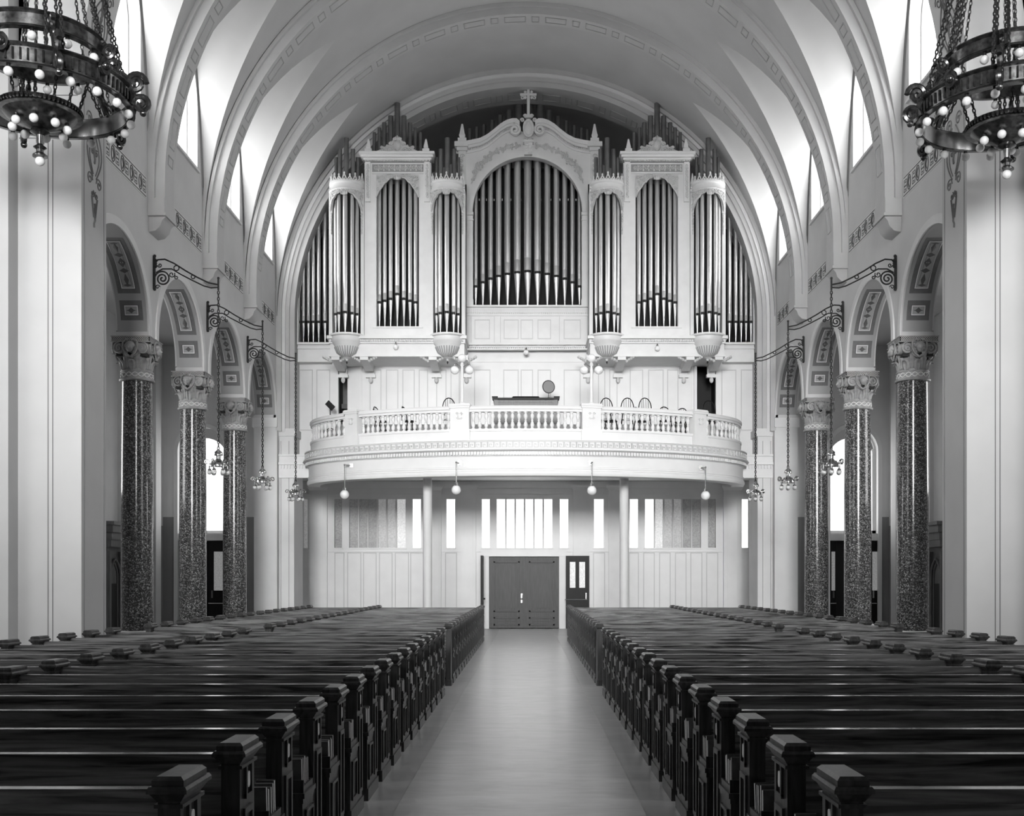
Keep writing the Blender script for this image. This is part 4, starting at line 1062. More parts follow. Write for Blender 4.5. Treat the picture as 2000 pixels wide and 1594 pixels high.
        for th, wd_, my, tp in ((-90, 9.5, 610, 270), (-55, 8.2, 612, 292), (-125, 8.2, 612, 292), (-20, 7, 614, 308), (-160, 7, 614, 308)):
            t = math.radians(th); rr = rt_*0.72; xx, yy = x+rr*cos(t), y0+rr*sin(t)+0.03
            pipe(xx, yy, wd_*0.5*yy/F, WZ(656, ZF), WZ(my, yy), WZ(378, yy))
            yy2 = y0+0.1+rr*sin(t)*0.6; pipe(xx, yy2, wd_*0.5*yy2/F, WZ(372, yy2), 0, WZ(tp, yy2), 'rear_pipe', rear=True)
    # lower entablature under the side section and the brackets
    g = MB(); xa, xb = sorted((X(640), X(912)))
    g.box(xa, xb, ZF-0.22, ZG, WZ(664, ZF), WZ(658, ZF)); g.box(xa+0.05, xb-0.05, ZF-0.1, ZG, WZ(672, ZF), WZ(664, ZF)); g.box(xa+0.08, xb-0.08, ZF-0.02, ZG, WZ(695, ZF), WZ(672, ZF)); g.box(xa+0.05, xb-0.05, ZF-0.05, ZG, WZ(697, ZF), WZ(694, ZF))
    g.build('side_base', 'organ_white', org, smooth=0)
    g = MB(); nn = 76
    for i in range(nn):
        x = xa+0.1+(xb-xa-0.2)*(i+0.5)/nn; g.box(x-0.014, x+0.014, ZF-0.18, ZF-0.1, WZ(669, ZF), WZ(665, ZF))
    g.build('dentil_course', 'organ_white', org, smooth=0)['kind'] = 'stuff'
    for px in (655, 711, 845, 906):
        x = X(px); g = MB()
        prof = [(ZG, WZ(738, ZG)), (ZG-0.1, WZ(737, ZG)), (ZG-0.14, WZ(728, ZG)), (ZG-0.12, WZ(722, ZG)), (ZG-0.3, WZ(716, ZG)), (ZG-0.5, WZ(712, ZF)), (ZF+0.25, WZ(704, ZF)), (ZF-0.02, WZ(703, ZF)), (ZF-0.02, WZ(694, ZF)), (ZG, WZ(694, ZF))]
        g.prism(prof, x-0.13, x+0.13, 'x')
        for e in (-1, 1):
            for k in range(4): g.ball((x+e*(0.16+0.07*k), ZF+0.05, WZ(697+2.5*(3-k), ZF)), 0.05, 0.1, 0.05, 8, 6)
        g.box(x-0.16, x+0.16, ZG-0.16, ZG, WZ(739, ZG), WZ(733, ZG))
        g.build('bracket', 'organ_white', org, fix=True)
        g = MB(); g.ball((x, ZG-0.14, WZ(744, ZG)), 0.07, 0.05, 0.1, 8, 6); g.build('carved_drop', 'organ_carving_shaded', org)
    # outer wing
    w = [(583.5, 539, 6.5), (593, 502, 7), (602.5, 475, 7.5), (612, 448, 8), (622.5, 425, 8.5), (635, 404, 10)]
    for i, (px, py, wd_) in enumerate(w):
        y = ZC+0.1; pipe(X(px, y), y, wd_*0.47*y/F, WZ(668, y), WZ(629, y), WZ(py, y))
    g = MB(); a, b = sorted((X(578, ZC), X(646, ZC)))
    a = max(a, -7.48); b = min(b, 7.48)
    g.box(a, b, ZC-0.2, ZG, WZ(675, ZC), WZ(671, ZC)); g.box(a, b, ZC-0.08, ZG, WZ(708, ZC), WZ(675, ZC)); g.box(a, b, ZC-0.14, ZG, WZ(683, ZC), WZ(680, ZC))
    g.build('wing_base', 'organ_white', org, smooth=0)
    xq = X(579.5, ZC); xq = max(-7.49, min(7.49, xq))
    g = MB(); g.box(xq-0.03, xq+0.03, ZC-0.05, ZC+0.3, WZ(671, ZC), WZ(545, ZC)); g.build('wing_post', 'organ_white', org, smooth=0)
side(-1); side(1)
# bare wall bulbs under the organ
for k, (px, py) in enumerate(((773, 678), (1027.5, 688), (1284, 681))):
    Z = ZF-0.12 if k != 1 else ZC-0.2
    L = thing('wall_lamp', ('small white globe lamp under the left organ section', 'small white globe lamp under the centre of the organ', 'small white globe lamp under the right organ section')[k], 'lamp', W(px, py, Z), group='small globe lamps under the organ')
    q = MB(); q.sphere((0, 0, 0), 0.085, 14, 10); q.build('globe', 'white_globe', L)
    q = MB(); q.lathe(0, 0, [(0.03, 0.07), (0.04, 0.1), (0.012, 0.16)], 10); q.box(-0.01, 0.01, 0, 0.14, 0.13, 0.15); q.build('fitting', 'nickel', L)
# ================================================================== COLUMNS
def make_column():
    t = thing('granite_column', '', 'column')
    q = MB(); q.box(-0.47, 0.47, -0.47, 0.47, 0, 0.46); q.build('plinth', 'pale_plaster', t, smooth=0)
    q = MB(); q.lathe(0, 0, [(0.45, 0.46), (0.47, 0.49), (0.47, 0.52), (0.44, 0.56), (0.39, 0.58), (0.38, 0.61), (0.40, 0.63), (0.41, 0.655), (0.39, 0.69), (0.35, 0.71)], 32); q.build('base', 'pale_plaster', t)
    q = MB(); q.lathe(0, 0, [(0.335, 0.70), (0.335, 3.0), (0.325, 4.6), (0.31, 6.12)], 40); q.build('shaft', 'granite', t)
    z0 = 6.08
    q = MB(); q.lathe(0, 0, [(0.31, z0), (0.36, z0+0.005), (0.375, z0+0.03), (0.36, z0+0.055), (0.325, z0+0.06), (0.325, z0+0.19), (0.345, z0+0.195), (0.345, z0+0.215), (0.30, z0+0.22), (0.30, z0+0.45), (0.34, z0+0.6), (0.39, z0+0.72), (0.39, z0+0.79)], 32)
    cap = q.build('capital', 'capital_plaster', t)
    q = MB(); n = 16
    for ph in (0, PI): q.tube([((0.332)*cos(2*PI*i/64), 0.332*sin(2*PI*i/64), z0+0.125+0.045*sin(n/2*2*PI*i/64*1.0+ph)) for i in range(64)], 0.012, 4, closed=True)
    for i in range(8): q.ball((0.33*cos(2*PI*(i+0.5)/8*1.0), 0.33*sin(2*PI*(i+0.5)/8), z0+0.125), 0.02, 0.02, 0.02, 6, 4)
    q.build('guilloche', 'pale_plaster', cap)
    q = MB(); q.box(-0.33, 0.33, -0.33, 0.33, z0+0.50, z0+0.80); q.build('capital_shade_box', 'capital_shade', t, smooth=0)  # dark box added behind the volutes as recess shade
    # abacus with lattice
    q = MB(); A = 0.42; za, zb = z0+0.79, z0+0.925
    q.box(-A+0.02, A-0.02, -A+0.02, A-0.02, za, zb); q.box(-A, A, -A, A, zb-0.02, zb); q.box(-A, A, -A, A, za, za+0.018)
    q.build('abacus', 'capital_plaster', t, smooth=0)
    q = MB(); k = 20
    for f in range(4):
        R = Matrix.Rotation(f*PI/2, 4, 'Z'); p = MB(); y = -A+0.018
        p.box(-A+0.02, A-0.02, y, y+0.004, za+0.018, zb-0.02)
        q.merge(p, R)
    q.build('lattice_ground', 'capital_shade', t, smooth=0)
    q = MB()
    for f in range(4):
        R = Matrix.Rotation(f*PI/2, 4, 'Z'); p = MB(); y = -A+0.012
        st = (2*A-0.06)/k
        for i in range(k):
            for sg in (-1, 1):
                x = -A+0.03+st*i; h = (zb-za-0.04)
                for j in range(2):
                    za2 = za+0.02+h*j/2; zb2 = za2+h/2; xa, xb = (x, x+st) if sg > 0 else (x+st, x); d = 0.004
                    p.add([(xa-d, y, za2), (xa+d, y, za2), (xb+d, y, zb2), (xb-d, y, zb2)], [(0,1,2,3)])
        q.merge(p, R)
    q.build('lattice', 'pale_plaster', t, smooth=0)
    # acanthus leaves
    def leaf(w_, h, out):
        p = MB(); rows = []
        prof = [(0, 0, 0.6), (0.02, 0.25, 0.85), (0.03, 0.5, 1.0), (0.06, 0.75, 0.85), (0.12, 0.95, 0.55), (0.17, 0.93, 0.3), (0.19, 0.86, 0.1)]
        for o_, z, wd_ in prof:
            hw = w_*0.5*wd_; rows.append([(-hw, -o_*out*6+0.03, z*h), (-hw*0.45, -o_*out*6-0.012, z*h), (0, -o_*out*6+0.004, z*h), (hw*0.45, -o_*out*6-0.012, z*h), (hw, -o_*out*6+0.03, z*h)])
        p.grid(rows); return p
    for tier, (n, z, h, wd_, r, ph) in enumerate(((8, z0+0.22, 0.22, 0.2, 0.31, 0), (8, z0+0.26, 0.36, 0.17, 0.315, PI/8))):
        lm = leaf(wd_, h, 0.12 if tier == 0 else 0.16)
        proto = None
        for i in range(n):
            a = ph+2*PI*i/n
            if proto is None: proto = lm.build('acanthus_leaf', 'capital_plaster', t)
            o = proto if i == 0 else proto.copy()
            if i: COL.objects.link(o); o.parent = t
            o.location = (r*cos(a-PI/2), r*sin(a-PI/2), z); o.rotation_euler = (0, 0, a)
    # volutes and cherub on each face
    vb = MB()
    for sg in (-1, 1):
        for y in (-0.40, -0.33):
            vb.tube([(sg*a, y, z) for a, z in spiral(0.25, z0+0.665, 0.125, 0.015, PI/2, -1.9, 34)], 0.019, 5)
        vb.prism([(sg*(0.25)+0.115*cos(2*PI*i/16), z0+0.665+0.115*sin(2*PI*i/16)) for i in range(16)], -0.385, -0.30)
        vb.tube([(sg*0.05, -0.37, z0+0.5), (sg*0.1, -0.38, z0+0.52), (sg*0.14, -0.38, z0+0.56)], 0.02, 5)
    vb.ball((0, -0.36, z0+0.49), 0.05, 0.04, 0.03, 8, 6)
    hb = MB()
    hb.ball((0, -0.46, z0+0.665), 0.055, 0.06, 0.075, 12, 10)
    hb.ball((0, -0.44, z0+0.715), 0.07, 0.06, 0.055, 12, 8)
    for sg in (-1, 1): hb.ball((sg*0.045, -0.44, z0+0.70), 0.035, 0.045, 0.04, 8, 6); hb.ball((sg*0.03, -0.505, z0+0.65), 0.018, 0.012, 0.018, 6, 4)
    hb.ball((0, -0.522, z0+0.662), 0.010, 0.014, 0.018, 6, 4); hb.ball((0, -0.51, z0+0.635), 0.018, 0.008, 0.006, 6, 4); hb.ball((0, -0.50, z0+0.612), 0.02, 0.016, 0.014, 6, 4)
    for sg in (-1, 1):
        hb.tube([(0, -0.42, z0+0.52), (sg*0.07, -0.43, z0+0.58), (sg*0.115, -0.43, z0+0.67), (sg*0.11, -0.43, z0+0.76), (sg*0.06, -0.44, z0+0.80), (sg*0.03, -0.44, z0+0.79)], 0.017, 6)
        for k in range(3): hb.ball((sg*(0.06+0.015*k), -0.42, z0+0.60+0.045*k), 0.03, 0.015, 0.035, 6, 4)
    hb.v = [(x*1.4, -0.42+(y+0.42)*1.1, z0+0.665+(z-z0-0.665)*1.32) for x, y, z in hb.v]
    pv = ph_ = None
    for f in range(4):
        if f == 0: pv = vb.build('volutes', 'capital_plaster', t, fix=False); ph_ = hb.build('cherub_head', 'capital_plaster', t)
        else:
            for o in (pv, ph_):
                c = o.copy(); COL.objects.link(c); c.parent = t; c.rotation_euler = (0, 0, f*PI/2)
    return t
c0 = make_column(); first = True
for s in (-1, 1):
    for i, z in enumerate(ZCOL):
        c = c0 if first else copy_tree(c0); first = False
        c.location = (8.4*s, z, 0)
        c['label'] = 'polished granite column with carved capital, %s arcade, %s from the crossing pier' % (LR[s], ORD[i])
        c['group'] = 'granite arcade columns'

# ================================================================== PEWS
PZ0, PITCH = 4.13, 0.857
XI, XM, XE = 1.21, 4.35, 6.38
def pew_end(s, x0, x1, inner, arm=True, depth=0.30):
    """x0 < x1 in |x|; the post stands under the back, the arm reaches towards the altar."""
    q = MB()
    def b(a0, a1, y0, y1, z0, z1): q.box(a0*s, a1*s, y0, y1, z0, z1)
    b(x0, x1, 0.02, depth-0.02, 0, 0.985)
    b(x0-0.012, x1+0.012, 0.01, depth-0.01, 0.94, 0.955)
    def fr(d, z0, z1, ins):
        a, c = sorted(((x0-d)*s, (x1+d)*s)); q.frust(a, c, 0.02-d, depth-0.02+d, z0, z1, ins)
    fr(0.004, 0.965, 0.998, -0.022); fr(0.034, 0.998, 1.012, 0.0); fr(0.034, 1.012, 1.024, 0.008)
    fr(0.018, 1.024, 1.046, 0.0); fr(0.018, 1.046, 1.060, 0.014)
    if arm:
        b(x0, x1, -0.30, 0.02, 0, 0.53); b(x0-0.015, x1+0.015, -0.32, 0.02, 0.53, 0.56)
        b(x0-0.006, x1+0.006, -0.315, 0.02, 0.50, 0.53)
        b(x0-0.012, x1+0.012, -0.315, depth, 0, 0.10)
    else: b(x0-0.012, x1+0.012, 0.0, depth, 0, 0.10)
    return q
def make_pew(s, screen=False):
    t = thing('pew', '', 'pew')
    e = pew_end(s, XI+0.035, XI+0.12, True, arm=not screen).build('pew_end', 'pew_end_wood', t, smooth=0)
    if not screen:
        q = MB()
        for (y0, y1, z0, z1) in ((0.07, 0.10, 0.18, 0.72), (0.20, 0.23, 0.18, 0.72), (0.07, 0.23, 0.72, 0.75), (0.07, 0.23, 0.15, 0.18), (-0.24, -0.22, 0.18, 0.45), (-0.04, -0.02, 0.18, 0.45), (-0.24, -0.02, 0.43, 0.45), (-0.24, -0.02, 0.16, 0.18), (0.09, 0.11, 0.80, 0.94), (0.19, 0.21, 0.80, 0.94), (0.09, 0.21, 0.79, 0.81)):
            q.box((XI+0.035)*s, (XI+0.022)*s, y0, y1, z0, z1)
        q.build('end_panelling', 'pew_end_wood', e, smooth=0)
        q = MB(); q.prism([(0.15+0.022*cos(2*PI*i/12)*1.0, 0.872+(0.02 if sin(2*PI*i/12) > 0 else -0.02)*1.0+0.018*sin(2*PI*i/12)) for i in range(12)], (XI+0.026)*s, (XI+0.034)*s, 'x')
        q.build('number_plate', 'plate_enamel', e, smooth=0, fix=True)
    q = MB(); yb = 0.145 if screen else 0.05; zb = 0.15 if screen else 0.42
    prof = [(yb, zb), (0.158, 0.965), (0.182, 0.965), (yb+0.024, zb)]; q.prism(prof, (XI+0.1)*s, XE*s, 'x')
    if screen:
        for k in range(5): q.box((XI+0.3+k*1.0)*s, (XI+1.15+k*1.0)*s, 0.15, 0.16, 0.3, 0.85)
    bk = q.build('backrest', 'pew_wood', t, smooth=0)
    q = MB(); q.box((XI+0.1)*s, XE*s, 0.145, 0.205, 0.965, 0.988); q.box((XI+0.1)*s, XE*s, 0.145, 0.16, 0.93, 0.965); q.box((XI+0.1)*s, XE*s, 0.195, 0.205, 0.945, 0.965); q.build('top_rail', 'pew_wood', t, smooth=0)
    if not screen:
        q = MB(); q.box((XI+0.1)*s, XE*s, -0.27, 0.17, 0.415, 0.44); q.box((XI+0.1)*s, XE*s, 0.0, 0.02, 0.02, 0.415); q.build('seat', 'pew_wood', t, smooth=0)
        q = MB(); q.box((XI+0.13)*s, XE*s, 0.20, 0.32, 0.60, 0.615); q.box((XI+0.13)*s, XE*s, 0.31, 0.32, 0.615, 0.67); q.build('book_rack', 'pew_wood', t, smooth=0)
        # small box on the arm for hymn books
        q = MB(); u0, u1 = (XI+0.03), (XI+0.155); q.box(u0*s, u1*s, -0.30, -0.02, 0.56, 0.57)
        q.box(u0*s, u1*s, -0.30, -0.285, 0.57, 0.635); q.box(u0*s, u1*s, -0.035, -0.02, 0.57, 0.60); q.box(u1*s, (u1-0.012)*s, -0.285, -0.035, 0.57, 0.61); q.box(u0*s, (u0+0.012)*s, -0.285, -0.035, 0.57, 0.60)
        q.build('book_box', 'pew_end_wood', t, smooth=0)
    pew_end(s, XM-0.045, XM+0.045, False, arm=not screen).build('pew_divider', 'pew_end_wood', t, smooth=0)
    pew_end(s, XE-0.03, XE+0.055, False, arm=not screen).build('pew_end', 'pew_end_wood', t, smooth=0)
    return t
hb_proto = None
def hymnal():
    t = thing('hymn_book', '', 'book')
    q = MB(); q.box(-0.046, 0.046, -0.014, -0.010, 0, 0.17); q.box(-0.046, 0.046, 0.010, 0.014, 0, 0.17); q.box(-0.048, -0.044, -0.014, 0.014, 0, 0.17); q.build('cover', 'book_cover', t, smooth=0)
    q = MB(); q.box(-0.043, 0.046, -0.0098, 0.0098, 0.003, 0.166); q.build('pages', 'paper', t, smooth=0)
    return t
used_book = False
for s in (-1, 1):
    p0 = make_pew(s); used = False
    rows_front = list(range(0, 16)); rows_back = list(range(18, 34))
    for k in rows_front+rows_back:
        p = p0 if not used else copy_tree(p0); used = True
        p.location = (0, PZ0+PITCH*k, 0)
        blk = 'in front of the cross aisle' if k < 16 else 'behind the cross aisle'
        i = k if k < 16 else k-18
        p['label'] = 'dark oak pew %s of the centre aisle, %s row %s' % (LR[s], ORD[i], blk)
        p['group'] = 'pews %s of the centre aisle' % LR[s]
        if k < 16:
            if hb_proto is None: hb_proto = hymnal()
            rnd = random.Random(k*7+s)
            for j in range(5):
                h = hb_proto if not used_book else copy_tree(hb_proto); used_book = True
                h.location = ((XI+0.0925)*s, PZ0+PITCH*k-0.262+0.045*j+rnd.uniform(-0.004, 0.004), 0.571)
                h.rotation_euler = (math.radians(rnd.uniform(2, 8)), 0, math.radians(rnd.uniform(-4, 4)) + (0 if s < 0 else PI))
                h.scale = (1, 1, rnd.uniform(0.93, 1.12))
                h['label'] = 'hymn book standing in the arm box of the %s pew, %s of the centre aisle' % (ORD[k], LR[s])
                h['group'] = 'hymn books in the %s box, %s row' % (LR[s], ORD[k])
    sc0 = make_pew(s, True); sc0.name = 'pew_screen'; sc0.location = (0, PZ0+PITCH*17, 0)
    sc0['label'] = 'panelled oak screen with square posts closing the rear pews, %s of the centre aisle' % LR[s]; sc0['category'] = 'screen'

# ================================================================== CHAINS AND LAMPS
def chain(pa, pb, link=0.075, r=0.009, wid=0.5):
    q = MB(); pa, pb = Vector(pa), Vector(pb); d = pb-pa; L = d.length; n = max(2, int(L/(link*0.78))); d.normalize()
    up = Vector((1, 0, 0)) if abs(d.x) < 0.9 else Vector((0, 1, 0)); a = d.cross(up).normalized(); b = d.cross(a)
    for i in range(n):
        c = pa+d*(L*(i+0.5)/n); e = a if i % 2 else b; hl = L/n*0.62
        q.tube([c+d*hl*cos(t)+e*link*wid*0.5*sin(t) for t in [2*PI*k/8 for k in range(8)]], r, 4, closed=True)
    return q
def small_chandelier(L, z):
    m = 'nickel'
    q = MB(); q.lathe(0, 0, [(0.02, z+0.32), (0.03, z+0.30), (0.085, z+0.25), (0.10, z+0.20), (0.10, z+0.18), (0.06, z+0.17), (0.055, z+0.10), (0.09, z+0.05), (0.17, z+0.01), (0.18, z-0.01), (0.18, z-0.06), (0.15, z-0.07)], 20); q.build('body', m, L)
    for k in range(6):
        a = 2*PI*k/6+0.3
        q = MB(); sp = spiral(0.245, z+0.03, 0.065, 0.015, PI*1.25, -1.3, 18)
        q.tube([(x*cos(a), x*sin(a), zz) for x, zz in [(0.1, z+0.06), (0.17, z-0.01)]+sp], 0.014, 5); q.build('scroll_arm', m, L)
        q = MB(); x = 0.185; q.lathe(x*cos(a), x*sin(a), [(0.02, z-0.05), (0.018, z-0.11), (0.045, z-0.14), (0.05, z-0.16)], 10); q.build('socket', m, L)
        q = MB(); q.sphere((x*cos(a), x*sin(a), z-0.19), 0.055, 12, 8); q.build('globe', 'globe_glass', L)
for s in (-1, 1):
    for i, zc in enumerate(ZCOL):
        B = thing('bracket_arm', 'scrolled wrought iron lamp bracket on the %s arcade wall, %s from the crossing' % (LR[s], ORD[i]), 'bracket', (XW*s, zc, 0), group='wrought iron wall brackets')
        def P(u, z): return (-s*u, 0, z)      # u: distance from the wall
        q = MB(); q.box(*sorted((0, -s*0.03)), -0.035, 0.035, 8.10, 8.82); q.tube([P(0.03, z) for z in (8.08, 8.84)], 0.022, 6)
        for z in (8.10, 8.82): q.sphere(P(0.03, z), 0.035, 8, 6)
        for z in (8.6, 8.66, 8.72): q.sphere(P(0.04, z), 0.045, 8, 6)
        q.build('wall_plate', 'iron', B)
        q = MB()
        q.tube([P(u, z) for u, z in ((0.03, 8.66), (0.1, 8.74), (0.25, 8.75), (0.45, 8.66), (0.7, 8.50), (0.95, 8.36), (1.2, 8.24), (1.40, 8.20))], 0.018, 6)
        q.tube([P(u, z) for u, z in ((0.06, 8.46), (0.2, 8.54), (0.4, 8.54), (0.6, 8.42), (0.85, 8.29), (1.1, 8.17), (1.25, 8.13), (1.40, 8.14))], 0.016, 6)
        q.build('arm', 'iron', B)
        q = MB()
        q.tube([P(u, z) for u, z in spiral(0.20, 8.33, 0.17, 0.02, PI*0.9, -2.2, 44)], 0.018, 6); q.build('scroll', 'iron', B)
        for (cu, cz, r, a0, tn) in ((0.14, 8.62, 0.05, PI, 1.2), (0.40, 8.42, 0.07, 0.5, -1.3), (0.50, 8.36, 0.045, 2, 1.2), (0.09, 8.15, 0.05, 0, 1.1)):
            q = MB(); q.tube([P(u, z) for u, z in spiral(cu, cz, r, 0.012, a0, tn, 18)], 0.012, 5); q.build('scroll', 'iron', B)
        for (cu, cz, r) in ((0.50, 8.56, 0.055), (0.86, 8.37, 0.04)): q = MB(); q.tube([P(cu+r*cos(2*PI*k/16), cz+r*sin(2*PI*k/16)) for k in range(16)], 0.013, 5, closed=True); q.build('iron_ring', 'iron', B)
        q = MB(); q.tube([P(1.41, 8.08), P(1.41, 8.34)], 0.022, 6); q.sphere(P(1.41, 8.34), 0.03, 8, 6); q.build('arm_tip', 'iron', B)
        L = thing('chandelier', 'small nickel chandelier hanging on a long chain, %s side, %s from the crossing' % (LR[s], ORD[i]), 'chandelier', ((XW-1.41)*s, zc, 0), group='small side chandeliers')
        chain((0, 0, 8.06), (0, 0, 4.62), 0.085, 0.011).build('chain', 'iron', L)
        small_chandelier(L, 4.32)

def corona(x, y, lab, rz=0.0):
    L = thing('corona_chandelier', lab, 'chandelier', (x, y, 0), rz)
    m = 'bronze'
    def ring(R, z0, z1, name, flare=0.04):
        q = MB(); q.lathe(0, 0, [(R-0.03, z1), (R+0.05, z1+0.02), (R+0.06, z1), (R+0.02, z1-0.03), (R+0.01, z0+0.05), (R+0.05, z0+0.02), (R+0.06, z0), (R-0.03, z0-0.01), (R-0.03, z1)], 64)
        return q.build(name, m, L, fix=True)
    zM = 8.6
    o = ring(1.2, zM-0.14, zM+0.13, 'main_ring')
    q = MB(); q.lathe(0, 0, [(1.165, zM-0.13), (1.165, zM+0.12)], 64, 0, 2*PI-1e-4); q.build('ring_lining', 'polished_bronze', o)
    q = MB(); n = 84
    for i in range(n):
        a = 2*PI*i/n; p = Vector((1.225*cos(a), 1.225*sin(a), 0)); q.tube([p+Vector((0, 0, zM-0.07)), p+Vector((0, 0, zM+0.08))], 0.014, 4)
    q.build('gadroon_band', m, o)['kind'] = 'stuff'
    o2 = ring(0.85, 9.12, 9.34, 'upper_ring')
    o3 = ring(0.5, 8.30, 8.38, 'lower_ring')
    q = MB(); n = 60
    for i in range(n): a = 2*PI*i/n; q.ball((0.55*cos(a), 0.55*sin(a), 8.36), 0.022, 0.022, 0.04, 5, 4)
    q.build('leaf_border', m, o3)['kind'] = 'stuff'
    q = MB(); q.lathe(0, 0, [(0.5, 8.30), (0.40, 8.22), (0.22, 8.14), (0.12, 8.09), (0.13, 8.06), (0.05, 8.02), (0.035, 7.9), (0.05, 7.88), (0.09, 7.85), (0.05, 7.82), (0.05, 7.78), (0.10, 7.74), (0.10, 7.72), (0.04, 7.71)], 28); q.build('bowl', m, L)
    q = MB(); q.sphere((0, 0, 7.66), 0.065, 12, 8); q.build('globe', 'globe_glass', L)
    gp = MB(); gp.sphere((0, 0, 0), 0.062, 12, 8); sp_ = MB(); sp_.lathe(0, 0, [(0.025, 0.10), (0.03, 0.05)], 8)
    g0 = None
    for R, z, n, ph in ((1.2, zM-0.23, 20, 0.1), (0.85, 9.02, 12, 0.3), (0.36, 8.12, 8, 0.2)):
        for i in range(n):
            a = ph+2*PI*i/n
            if g0 is None: g0 = gp.build('globe', 'globe_glass', L); s0 = sp_.build('socket', m, g0); g = g0
            else: g = copy_tree(g0, L)
            g.location = (R*cos(a), R*sin(a), z)
    # scrolled crests around the rims and medallions
    for i in range(6):
        a = 2*PI*i/6+0.05
        q = MB()
        def S(cu, cz, r, a0, t, rr=0.035): q.tube([(u*cos(a), u*sin(a), z) for u, z in spiral(cu, cz, r, 0.02, a0, t, 24)], rr, 6)
        S(1.32, zM+0.18, 0.15, 0, 1.7, 0.04); S(1.40, zM-0.12, 0.13, PI, -1.7, 0.04)
        q.tube([(u*cos(a), u*sin(a), z) for u, z in ((1.12, zM+0.32), (1.2, zM+0.25), (1.28, zM+0.05), (1.4, zM-0.2))], 0.04, 6)
        q.sphere((1.42*cos(a), 1.42*sin(a), zM-0.24), 0.05, 8, 6)
        q.build('scroll_crest', m, L)
        q = MB()
        q.tube([(u*cos(a), u*sin(a), z) for u, z in spiral(0.95, 9.2, 0.11, 0.02, 0, 1.6, 22)], 0.033, 6); q.tube([(u*cos(a), u*sin(a), z) for u, z in spiral(1.02, 9.02, 0.09, 0.02, PI, -1.5, 22)], 0.03, 6)
        q.tube([(u*cos(a), u*sin(a), z) for u, z in ((0.95, 9.05), (1.05, 8.95), (1.1, 8.85), (1.16, 8.73))], 0.035, 6)
        q.build('scroll_crest', m, L)
        b = a+PI/6; q = MB(); q.prism([(0.09*cos(2*PI*k/18), 0.12*sin(2*PI*k/18)) for k in range(18)], -0.02, 0.02)
        q.sphere((0, -0.02, 0.0), 0.06, 10, 6)
        q.build('medallion', m, L, loc=(1.27*cos(b), 1.27*sin(b), zM+0.12), rot=(0, 0, b+PI/2), fix=True)
        for (Ra, za, Rb, zb2) in ((1.18, zM+0.13, 0.87, 9.12), (0.83, 9.34, 0.25, 12.5), (1.16, zM+0.13, 0.3, 12.5)):
            for d in (-0.09, 0.09):
                A = a+d; chain((Ra*cos(A), Ra*sin(A), za), (Rb*cos(A), Rb*sin(A), zb2), 0.075, 0.011).build('chain', 'iron', L)
        A = a+0.2; chain((0.5*cos(A), 0.5*sin(A), 8.38), (0.72*cos(A), 0.72*sin(A), 9.12), 0.075, 0.011).build('chain', 'iron', L)
    chain((0, 0, 12.5), (0, 0, 19.95), 0.12, 0.018).build('chain', m, L)
    q = MB(); q.lathe(0, 0, [(0.3, 12.45), (0.32, 12.5), (0.05, 12.6)], 24); q.build('ceiling_ring', m, L)
    return L
corona(-6.76, 15.4, 'large bronze ring chandelier with globe bulbs at the upper left edge', 0.0)
corona(6.98, 15.9, 'large bronze ring chandelier with globe bulbs at the upper right edge', PI)

# ================================================================== GALLERY FURNITURE
def bentwood(loc, rz, label, tilt=0.0):
    L = thing('bentwood_chair', label, 'chair', loc, rz, 'bentwood chairs in the gallery')
    q = MB(); q.lathe(0, 0, [(0.001, 0.44), (0.19, 0.44), (0.205, 0.455), (0.19, 0.47), (0.001, 0.465)], 20); q.build('seat', 'dark_wood', L)
    q = MB(); q.tube([(0.205*cos(a)*1.0, 0.17+0.10*(0.0 if True else 0)+0.07*(1-abs(cos(a)))*1.0, 0.46+0.46*sin(a)**0.75 if sin(a) > 0 else 0.46) for a in [PI*i/22 for i in range(23)]], 0.016, 6); q.build('back_hoop', 'dark_wood', L)
    for x in (-0.1, -0.035, 0.035, 0.1):
        q = MB(); h = 0.46*math.sqrt(1-(x/0.2)**2)*0.97; q.tube([(x, 0.15, 0.46), (x*1.1, 0.24, 0.46+h)], 0.007, 5); q.build('spindle', 'dark_wood', L)
    for sx in (-1, 1):
        for sy in (-1, 1): q = MB(); q.tube([(sx*0.13, sy*0.13, 0.45), (sx*0.19, sy*0.19, 0.0)], 0.015, 6); q.build('leg', 'dark_wood', L)
    q = MB(); q.tube([(0.155*cos(2*PI*i/20), 0.155*sin(2*PI*i/20), 0.2) for i in range(20)], 0.009, 5, closed=True); q.build('stretcher', 'dark_wood', L)
def chair_at(px, py, Z, zf, rz, label):
    bentwood((WX(px, Z), Z, zf), rz, label)
chair_at(877, 776, 34.5, 6.62, 0.1, 'bentwood chair nearest the left lamp standard, its bow back showing above the rail')
chair_at(745, 789, 33.75, 6.2, 1.2, 'bentwood chair turned sideways, leftmost behind the left balustrade')
chair_at(800, 787, 33.72, 6.2, 1.3, 'bentwood chair turned sideways, second behind the left balustrade')
chair_at(1186, 778, 34.5, 6.62, 0.1, 'bentwood chair nearest the right lamp standard, rear tier')
chair_at(1193, 790, 33.72, 6.2, 0.2, 'bentwood chair nearest the right lamp standard, front tier')
chair_at(1225, 776, 34.5, 6.62, -0.1, 'bentwood chair, second along the rear tier right of the console')
chair_at(1262, 775, 34.5, 6.62, 0.1, 'bentwood chair, third along the rear tier right of the console')
chair_at(1252, 784, 33.75, 6.2, 0.7, 'bentwood chair turned aside, middle of the front tier right of the console')
chair_at(1300, 794, 33.62, 6.2, 0.1, 'bentwood chair low behind the right balustrade, past the middle one')
chair_at(1330, 798, 33.9, 6.2, -0.3, 'bentwood chair low behind the right balustrade, furthest along')
chair_at(1386, 808, 35.0, 6.2+0.42, 0.0, 'bentwood chair in front of the dark gallery doorway')
